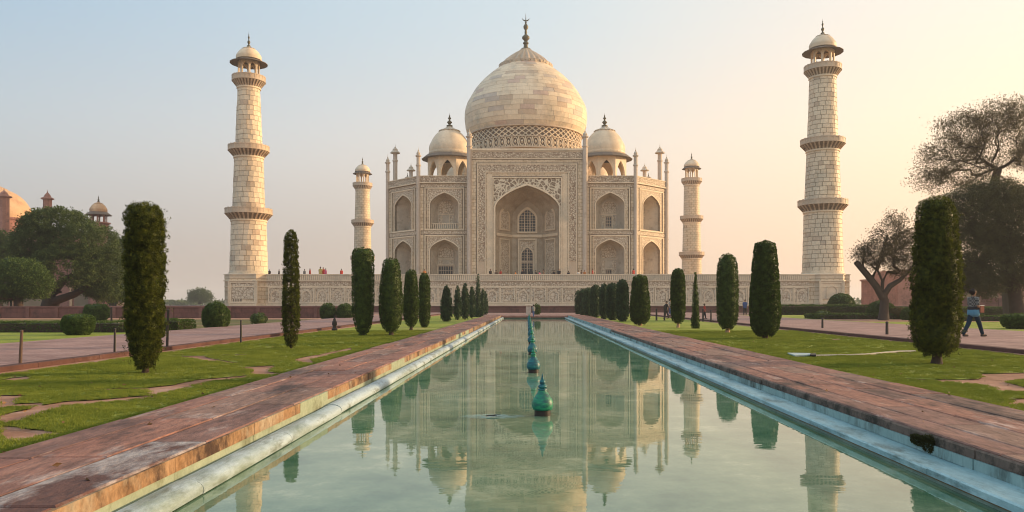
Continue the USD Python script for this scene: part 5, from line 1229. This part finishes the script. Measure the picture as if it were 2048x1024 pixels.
post(1774, 643, 674, 6, 'thick pointed post by the right path, left of the largest tree')
post(223, 614, 643, 3.5, 'thin post standing beyond the left path near the drum-shaped bush')
post(632, 611, 634, 2.5, 'thin far post left of the two dark bushes')
post(1313, 617, 641, 3.5, 'slim post on the right lawn beside a pale path gap')
post(1329, 610, 641, 3, 'taller of two slim posts left of the narrow column tree')
post(1422, 620, 644, 3.5, 'slim post just right of the needle-thin tree')
post(1406, 618, 643, 3.5, 'post in front of the person in red beside the needle-thin tree')
g = ground(669, 661, 0.0)
t = thing('garden_lamp', 'small dark garden lamp on the kerb of the left path', 'lamp', g)
part(t, 'base', lathe([(0.14, 0), (0.14, 0.08), (0.10, 0.12), (0.09, 0.2)], g[:2], 10), 'iron')
part(t, 'lantern', lathe([(0.08, 0.2), (0.12, 0.28), (0.11, 0.42), (0.06, 0.48), (0.07, 0.52), (0.03, 0.6), (0.015, 0.72)], g[:2], 10), 'iron', smooth=40)

def fountain(c, s, label, seed, blue):
    x, y = c; z = WATER
    t = thing('fountain_jet', label, 'fountain', (x, y, z), 'glazed fountain jets along the middle of the pool')
    body, neck = ('glaze_blue', 'glaze') if blue else ('glaze', 'glaze_blue')
    L = lambda pr: lathe([(a * s, z + b * s) for a, b in pr], c, 24)
    part(t, 'pipe', L([(0.112, -0.1), (0.112, 0.075), (0.098, 0.078)]), 'pipe_black')
    part(t, 'bulb', L([(0.095, 0.072), (0.125, 0.078), (0.138, 0.10), (0.148, 0.14), (0.146, 0.185), (0.130, 0.225), (0.105, 0.265), (0.080, 0.30), (0.062, 0.33), (0.055, 0.35)]), body, smooth=True)
    part(t, 'collar', L([(0.050, 0.345), (0.064, 0.352), (0.060, 0.365), (0.046, 0.368), (0.040, 0.375)]), neck, smooth=30)
    part(t, 'ring_bead', L([(0.035, 0.37), (0.058, 0.385), (0.062, 0.40), (0.052, 0.418), (0.03, 0.43)]), neck, smooth=True)
    part(t, 'ring_bead', L([(0.026, 0.425), (0.038, 0.442), (0.042, 0.46), (0.034, 0.48), (0.018, 0.495)]), neck, smooth=True)
    part(t, 'nozzle', L([(0.018, 0.49), (0.02, 0.51), (0.012, 0.54), (0.006, 0.575), (0, 0.578)]), neck, smooth=30)
fy = [10.3, 16.6, 22.4, 28.2, 34, 39.8, 45.6, 51.4, 57.2, 63, 68.8]
words_ = ['nearest green glazed fountain jet with a stacked tip, standing apart in the pool', 'second fountain jet, blue-green, first of the close line behind the nearest one', 'third fountain jet from the front in the pool', 'fourth fountain jet from the front in the pool', 'fifth fountain jet from the front in the pool', 'sixth fountain jet from the front in the pool',
          'seventh fountain jet from the front in the pool', 'fourth fountain jet from the far end of the pool', 'third fountain jet from the far end of the pool', 'second fountain jet from the far end of the pool', 'farthest fountain jet, at the platform end of the pool']
fx = [0.167, 0.075, 0.07, 0.06, 0.05, 0.03, 0.02, 0.0, -0.02, -0.05, -0.08]
for i, (y_, x_) in enumerate(zip(fy, fx)):
    fountain((x_, y_), 0.97 if i == 0 else 1.0, words_[i], i, i > 0)
# floating scrap
g = ground(985, 833, WATER)
t = thing('floating_scrap', 'pale blue film with a dark twig floating left of the nearest fountain', 'litter', (g[0], g[1], WATER + 0.004))
a = np.linspace(0, 2 * PI, 40, endpoint=False)
rr = 1 + 0.35 * (meshkit.fbm(np.c_[np.cos(a) * 1.5, np.sin(a) * 1.5, a * 0], 3, 5) - 0.5) * 2
part(t, 'film', flat(Polygon(np.c_[g[0] + 0.02 + 0.45 * rr * np.cos(a), g[1] + 0.24 * rr * np.sin(a)]), WATER + 0.004), 'foam')
part(t, 'twig', tube([(g[0] - 0.08, g[1] - 0.04, WATER + 0.02), (g[0], g[1] - 0.045, WATER + 0.022), (g[0] + 0.06, g[1] - 0.06, WATER + 0.018)], [0.006, 0.008, 0.006], 6), 'pipe_black')
part(t, 'twig', tube([(g[0] + 0.0, g[1] - 0.04, WATER + 0.02), (g[0] + 0.05, g[1] + 0.0, WATER + 0.03), (g[0] + 0.1, g[1] + 0.03, WATER + 0.02)], [0.004, 0.005, 0.003], 6), 'pipe_black')
# strip lying on the right lawn
g0, g1 = ground(1576, 711, 0.02), ground(1625, 713, 0.02)
t = thing('lawn_board', 'pale blue flat board lying on the right lawn at the end of a cream hose', 'board', (g0 + g1) / 2)
part(t, 'board', prism(Polygon([ground(1575, 709)[:2], ground(1590, 714)[:2], ground(1626, 713)[:2], ground(1620, 709.5)[:2]]), 0.012, 0.045), 'board_blue')
part(t, 'clip', prism(Polygon([ground(1620, 714)[:2], ground(1632, 714.5)[:2], ground(1632, 711.5)[:2], ground(1621, 711.5)[:2]]), 0.02, 0.06), 'iron')
pts = [ground(x, y, 0.02) for x, y in ((1630, 712), (1665, 711), (1700, 710.5), (1730, 709.5), (1760, 706.5), (1795, 703.5), (1830, 702.5))]
t = thing('hose', 'cream hose snaking over the right lawn to the largest tree', 'hose', pts[0])
part(t, 'tube', tube(pts, [0.03] * len(pts), 8), 'cream_strip', smooth=True)
# marker pillar at the pool's end
g = at(1057, 630, 84)
t = thing('stone_marker', 'small pale stone marker at the far end of the pool', 'pillar', (g[0], g[1], 0))
part(t, 'shaft', cbox(g[0] - 0.28, g[0] + 0.28, g[1], g[1] + 0.5, 0, 1.0, 0.05), 'marble_grey')
part(t, 'cap', cbox(g[0] - 0.36, g[0] + 0.36, g[1] - 0.08, g[1] + 0.58, 1.001, 1.14, 0.04), 'marble_pale')
# moss on the broken edge of the right walkway
nr = np.random.default_rng(50)
g = ground(1868, 885, -0.0)
c0 = np.array([PR - 0.02, g[1] + 0.05, 0.02])
n = 2600
w_ = nr.uniform(-0.13, 0.13, n) * 1.6
p = c0 + np.c_[nr.uniform(-0.03, 0.0, n), w_, nr.uniform(-1, 1, n) * 0.10 * np.sqrt(1 - (w_ / 0.22) ** 2) * (0.5 + meshkit.noise(np.c_[w_ * 12, w_ * 0, w_ * 0])) - 0.02]
t = thing('moss_clump', 'dark moss clump hanging over the pool edge stones on the right', 'moss', c0)
part(t, 'fronds', leaves(p, np.tile([-1.0, -0.3, 0.1], (n, 1)), 0.016, 0.006, nr, 0.6), 'moss')

# ------------------------------------------------------------------ people
MF = manifold3d.Manifold
def ball(p, r_, n=12):
    return MF.sphere(float(r_), n).translate([float(x) for x in p])
def chain(pts, n=12):
    """hulls along joints (point, radius)"""
    return [MF.batch_hull([ball(*a, n), ball(*b, n)]) for a, b in zip(pts[:-1], pts[1:])]
def solid(ms, refine=None):
    m = MF.batch_boolean(ms, manifold3d.OpType.Add)
    if refine:
        m = m.refine_to_length(refine)
    q = m.to_mesh()
    v, f = np.array(q.vert_properties[:, :3], float), np.array(q.tri_verts)
    if refine:
        tm = trimesh.Trimesh(v, f, process=False)
        trimesh.smoothing.filter_taubin(tm, iterations=8)
        v, f = np.array(tm.vertices), np.array(tm.faces)
    return v, f
def person(label, pos, h, yaw, top='cloth_dark', bottom='cloth_dark', robe=False, arms='down', step=0.0, group=None, sit=False, fine=False, extra=None):
    """a standing or walking figure facing +y before the turn"""
    pos = np.array(pos, float)
    t = thing('person', label, 'person', pos, group)
    n = 14 if fine else 8
    place = lambda m: (np.c_[(m[0] * h) @ np.array([[math.cos(yaw), math.sin(yaw), 0], [-math.sin(yaw), math.cos(yaw), 0], [0, 0, 1]])] + pos, m[1])
    hipz = 0.50
    legs, tr_ = [], []
    for sg in (-1, 1):
        f_ = step * sg
        hip = (sg * 0.048, 0, hipz); knee = (sg * 0.055, f_ * 0.45 + 0.012, 0.27); ank = (sg * 0.055, f_ * 0.95 - (0.02 if f_ < 0 else 0), 0.045 + (0.02 if f_ < 0 else 0)); toe = (sg * 0.06, f_ * 0.95 + 0.085, 0.02)
        legs += chain([(hip, 0.052), (knee, 0.034), (ank, 0.022)], n) + chain([(ank, 0.021), (toe, 0.016)], n)
        tr_ += chain([(hip, 0.062), (knee, 0.046), ((ank[0], ank[1] - 0.005, 0.07), 0.036)], n)
    torso = [MF.batch_hull([ball((-0.05, 0, 0.52), 0.058, n), ball((0.05, 0, 0.52), 0.058, n), ball((-0.04, 0, 0.63), 0.05, n), ball((0.04, 0, 0.63), 0.05, n)]),
             MF.batch_hull([ball((-0.04, 0, 0.63), 0.05, n), ball((0.04, 0, 0.63), 0.05, n), ball((-0.062, 0, 0.77), 0.052, n), ball((0.062, 0, 0.77), 0.052, n), ball((0, 0, 0.815), 0.04, n)])]
    head = chain([((0, 0, 0.80), 0.036), ((0, 0.008, 0.87), 0.030)], n) + [MF.batch_hull([ball((0, 0.0, 0.945), 0.053, n), ball((0, 0.022, 0.905), 0.036, n), ball((0, -0.008, 0.94), 0.052, n)]), ball((0, 0.066, 0.925), 0.011, 6), ball((-0.052, 0.0, 0.93), 0.013, 6), ball((0.052, 0.0, 0.93), 0.013, 6)]
    arm, sleeve = [], []
    for sg in (-1, 1):
        sh = (sg * 0.105, 0, 0.795)
        if arms == 'hold' and sg == 1:
            el, wr = (0.135, -0.035, 0.64), (0.10, 0.085, 0.60)
        elif arms == 'hold':
            el, wr = (-0.125, 0.03, 0.63), (-0.07, 0.10, 0.56)
        else:
            el, wr = (sg * 0.13, -0.01, 0.635), (sg * 0.135, 0.03, 0.49)
        arm += chain([(sh, 0.030), (el, 0.024), (wr, 0.016)], n)
        sleeve += chain([(sh, 0.042), ((np.array(sh) + (np.array(el) - np.array(sh)) * 0.75), 0.036)], n)
        wd = np.array(wr) - np.array(el); wd /= np.linalg.norm(wd)
        palm = np.array(wr) + wd * 0.028
        arm += chain([(wr, 0.014), (palm, 0.018)], n)
        if fine:
            sd = np.cross(wd, [0, 0, 1.0] if abs(wd[2]) < 0.8 else [0, 1.0, 0]); sd /= np.linalg.norm(sd); up = np.cross(sd, wd)
            for kf, (o, l) in enumerate(((-0.015, 0.038), (-0.005, 0.045), (0.005, 0.043), (0.014, 0.034))):
                a_ = palm + wd * 0.012 + sd * o
                b_ = a_ + wd * l * 0.55 + up * 0.004; c_ = b_ + wd * l * 0.4 - up * 0.012
                arm += chain([(a_, 0.0052), (b_, 0.005), (c_, 0.0042)], 8)
            a_ = np.array(wr) + wd * 0.012 + sd * 0.014
            arm += chain([(a_, 0.0062), (a_ + sd * 0.018 + wd * 0.014, 0.0056), (a_ + sd * 0.02 + wd * 0.034, 0.0046)], 8)
    part(t, 'body', place(solid(legs + torso + head + arm, 0.02 if fine else None)), 'skin', smooth=True)
    if robe:
        part(t, 'robe', place(solid([MF.batch_hull([ball((-0.06, 0, 0.79), 0.055, n), ball((0.06, 0, 0.79), 0.055, n), ball((-0.07, 0, 0.5), 0.075, n), ball((0.07, 0, 0.5), 0.075, n)]), MF.batch_hull([ball((-0.07, 0, 0.5), 0.075, n), ball((0.07, 0, 0.5), 0.075, n), ball((-0.09, 0, 0.1), 0.07, n), ball((0.09, 0, 0.1), 0.07, n)])] + sleeve)), top, smooth=True)
    else:
        sw = lambda z, r_: [ball((-0.05 if z < 0.7 else -0.062, 0, z), r_, n), ball((0.05 if z < 0.7 else 0.062, 0, z), r_, n)]
        part(t, 'shirt', place(solid([MF.batch_hull(sw(0.55 if fine else 0.50, 0.07) + sw(0.64, 0.064)), MF.batch_hull(sw(0.64, 0.064) + sw(0.775, 0.062) + [ball((0, 0, 0.81), 0.045, n)])] + sleeve, 0.03 if fine else None)), top, smooth=True)
        part(t, 'trousers', place(solid(tr_ + [MF.batch_hull(sw(0.51, 0.068))], 0.03 if fine else None)), bottom, smooth=True)
    hair = [MF.batch_hull([ball((0, -0.012, 0.955), 0.056, n), ball((0, -0.022, 0.925), 0.05, n)])]
    if fine:
        hair += [ball((0, -0.068, 0.955), 0.034, n), ball((-0.03, -0.035, 0.935), 0.04, n), ball((0.03, -0.035, 0.935), 0.04, n)]
    part(t, 'hair', place(solid(hair)), 'hair', smooth=True)
    for sg in (-1, 1):
        f_ = step * sg
        part(t, 'shoe', place(solid(chain([((sg * 0.055, f_ * 0.95 - 0.02, 0.028), 0.027), ((sg * 0.06, f_ * 0.95 + 0.09, 0.022), 0.021)], n))), 'shoe', smooth=True)
    if extra:
        extra(t, place, n)
    return t
def woman_extra(t, place, n):
    s_ = lambda z, r_: [ball((-0.056, 0, z), r_, n), ball((0.056, 0, z), r_, n)]
    part(t, 'tunic_hem', place(solid([MF.batch_hull(s_(0.55, 0.073) + s_(0.485, 0.079))], 0.03)), 'sash_blue', smooth=True)
    part(t, 'belt', place(solid([MF.batch_hull(s_(0.60, 0.070) + s_(0.57, 0.072))], 0.03)), 'cloth_dark', smooth=True)
    p_ = thing('handbag', 'small tan folded bag held at the hip of the walking woman', 'bag', where[t] + np.array([0, 0, 0.9]))
    v, f = cbox(0.095, 0.15, 0.02, 0.125, 0.505, 0.655, 0.01)
    part(p_, 'bag_body', place((v, f)), 'bag_tan')
    v, f = cbox(0.093, 0.152, 0.015, 0.13, 0.645, 0.662, 0.006)
    part(p_, 'flap', place((v, f)), 'cloth_white')
g = ground(1950, 673, PATH)
g[0] = at(1947, 673, g[1])[0]
person('person in a black and white checked shirt and dark jeans walking along the right path', (g[0], g[1], PATH), 1.70, -PI / 2 + 0.35, 'check_cloth', 'denim', arms='hold', step=0.20, fine=True, extra=woman_extra)

PP = 'visitors standing on the marble platform'
crowd = [(539, 118.4, 'cloth_dark', 'small figure in black at the parapet just right of the left minaret', 1.45), (558, 118.4, 'cloth_dark', 'second small dark figure at the parapet, between left minaret and thin tree', 1.45),
         (609, 118.4, 'cloth_grey', 'grey-clad figure bending beside the thin ragged tree, on the platform', 1.5), (620, 118.4, 'cloth_red', 'figure in a red robe at the parapet right of the thin ragged tree', 1.6), (641, 118.4, 'cloth_yellow', 'yellowish-clad figure, left of three people close together on the platform', 1.85), (646.5, 118.9, 'cloth_red', 'red-clad figure, middle of three people close together on the platform', 1.8), (651.5, 118.4, 'cloth_pink', 'pink-clad figure, right of three people close together on the platform', 1.6),
         (683, 118.4, 'cloth_red', 'lone figure in dark red on the platform, nearest the rear left minaret', 1.55), (849, 125, 'cloth_orange', 'figure in orange above the narrow round-topped tree', 1.8),
         (981, 128, 'cloth_dark', 'dark-clad figure left of the portal, first of three', 1.95), (992, 128, 'cloth_brown', 'brown-clad figure left of the portal, middle of three', 1.75), (1001, 128, 'cloth_red', 'figure in red left of the portal arch', 1.85), (1031, 128, 'cloth_orange', 'single figure in orange inside the portal arch', 1.6), (1045, 129, 'cloth_dark', 'dark-clad figure just left of the portal door', 1.9),
         (1072, 128, 'cloth_dark', 'dark-clad figure right of the portal door, first of a pair', 1.75), (1079, 128.6, 'cloth_pink', 'rosy-clad figure right of the portal door', 1.6), (1087, 128, 'cloth_brown', 'brown-clad figure right of the portal door, taller', 1.9), (1108, 128, 'cloth_dark', 'dark figure under the right side of the portal arch, shorter of two', 1.75), (1118, 128, 'cloth_dark', 'tall black-clad figure at the right pier of the portal arch', 1.98),
         (1137, 128, 'cloth_dark', 'small dark figure between the portal arch and the orange-brown group', 1.65), (1157, 128, 'cloth_white', 'white-clad figure at the left of the group before the right wing', 1.7), (1163, 128.5, 'cloth_brown', 'brown-clad figure in the middle of the group before the right wing', 1.8), (1169, 128, 'cloth_orange', 'orange-clad figure at the right of the group before the right wing', 1.75),
         (1185, 128, 'cloth_red', 'tall figure in dark red standing alone left of the right wing niche', 2.0), (1267, 122, 'cloth_red', 'figure in red above the squat clipped tree', 1.75)]
rr_ = random.Random(9)
for px, d_, col, lab, hh in crowd:
    person(lab, (at(px, 0, d_)[0], d_, 5.0), hh, rr_.uniform(0, 6.28), col, 'cloth_dark', robe=True, group=PP)
VG = 'visitors in the garden'
for px, base, top, col, bot, lab in ((1333, 637, 602, 'cloth_dark', 'cloth_dark', 'dark-clad person on the right path beyond the slim posts'), (1340, 634, 600, 'cloth_grey', 'cloth_blue', 'person in grey beside the narrow column tree, far right path'), (1409, 640, 610, 'cloth_red', 'cloth_dark', 'person in a red top beyond the needle-thin tree'),
                                     (1490, 631, 599, 'cloth_blue', 'cloth_dark', 'blue-black clad person standing between the two large right trees'), (1067, 634, 609, 'cloth_grey', 'cloth_blue', 'person in grey walking at the far end of the pool'),
                                     (1563, 621, 604, 'cloth_blue', 'cloth_dark', 'distant figure in blue just right of the broad dark tree'), (1571, 621, 605, 'cloth_white', 'cloth_dark', 'distant figure in white below the platform, right side'), (1579, 621, 603, 'cloth_red', 'cloth_dark', 'distant figure in red below the platform, right side'), (1426, 621, 603, 'cloth_white', 'cloth_blue', 'distant figure in white between needle-thin tree and round-topped column')):
    g = ground(px, base, 0.0)
    person(lab, (g[0], g[1], 0.03 if g[1] > 92 else PATH if 12.6 < g[0] < 21 else 0.0), (base - top) * g[1] / F, rr_.uniform(0, 6.28), col, bot, step=0.08, group=VG)

# ------------------------------------------------------------------ grass blades near the camera
nr = np.random.default_rng(60)
def tuft(seed, n, h):
    r = np.random.default_rng(seed)
    p = np.c_[r.uniform(-0.05, 0.05, (n, 2)), np.zeros(n)]
    return leaves(p, np.tile([0, 0, 1.0], (n, 1)), h, 0.003, r, 0.5)
inst = UsdGeom.PointInstancer.Define(stage, '/World/grass')
tag(inst.GetPrim(), 'short mown grass blades on both lawns beside the pool', 'grass', kind='stuff')
protos = []
for i in range(4):
    q = f'/World/grass/tuft_{i:03d}' if i else '/World/grass/tuft'
    v, f = tuft(i, 30, 0.027)
    usdkit.mesh(stage, q, (v, f), MAT['grass_blade'])
    protos.append(q)
inst.CreatePrototypesRel().SetTargets([Sdf.Path(q) for q in protos])
import shapely
pts = []
for poly, xr in ((near_l, (-9.55, -4.27)), (near_r, (5.52, 12.2))):
    for (ya, yb, dens) in ((4.0, 13, 260), (13, 22, 120), (22, 36, 50)):
        n = int((xr[1] - xr[0]) * (yb - ya) * dens)
        q = np.c_[nr.uniform(*xr, n), nr.uniform(ya, yb, n)]
        q = q[shapely.contains_xy(poly if yb > 14 else poly.buffer(0.03), q[:, 0], q[:, 1])]
        s_ = np.full(len(q), 1.0 if ya < 13 else 1.2 if ya < 22 else 1.6) * nr.uniform(0.7, 1.25, len(q)) * (0.65 + 0.7 * meshkit.fbm(np.c_[q * 0.9, q[:, 0] * 0], 3, 8))
        pts.append(np.c_[q, np.zeros(len(q)), s_])
pts = np.vstack(pts)
n = len(pts)
ang = nr.uniform(0, 2 * PI, n)
inst.CreatePositionsAttr(Vt.Vec3fArray.FromNumpy(pts[:, :3].astype(np.float32)))
inst.CreateScalesAttr(Vt.Vec3fArray.FromNumpy(np.repeat(pts[:, 3:4], 3, 1).astype(np.float32)))
inst.CreateOrientationsAttr(Vt.QuathArray([Gf.Quath(float(math.cos(a / 2)), 0, 0, float(math.sin(a / 2))) for a in ang]))
inst.CreateProtoIndicesAttr(Vt.IntArray.FromNumpy(nr.integers(0, 4, n).astype(np.int32)))

# ------------------------------------------------------------------ fallen leaves
n = 260
xs = np.where(nr.uniform(0, 1, n) < 0.5, nr.uniform(-9.4, -2.9, n), nr.uniform(3.8, 12.0, n)); ys = 3.5 + 22 * nr.uniform(0, 1, n) ** 1.5
zs_ = np.where((xs > WL) & (xs < PL) | (xs > PR) & (xs < WR), WALK + 0.006, 0.02)
v, f = leaves(np.c_[xs, ys, zs_], np.c_[np.cos(xs * 50), np.sin(xs * 50), np.full(n, 0.12)], 0.055, 0.016, nr, 0.1)
part('/World', 'fallen_leaves', (v, f), 'dry_leaf', label='brown fallen leaves scattered over the lawns and slabs', kind='stuff', catg='leaves')

# ------------------------------------------------------------------ morning haze
usdkit.material(stage, '/World/Looks/haze_air', {'v': ('principled_volume', {'color': (0.86, 0.85, 0.86), 'density': 0.00042, 'anisotropy': 0.25})}, volume='v.volume')
MAT['haze_air'] = UsdShade.Material.Get(stage, '/World/Looks/haze_air')
part('/World', 'haze', box(-3700, 3700, -80, 3700, -2.3, 66), 'haze_air', label='thin pale morning haze over the whole garden', kind='stuff', catg='haze')
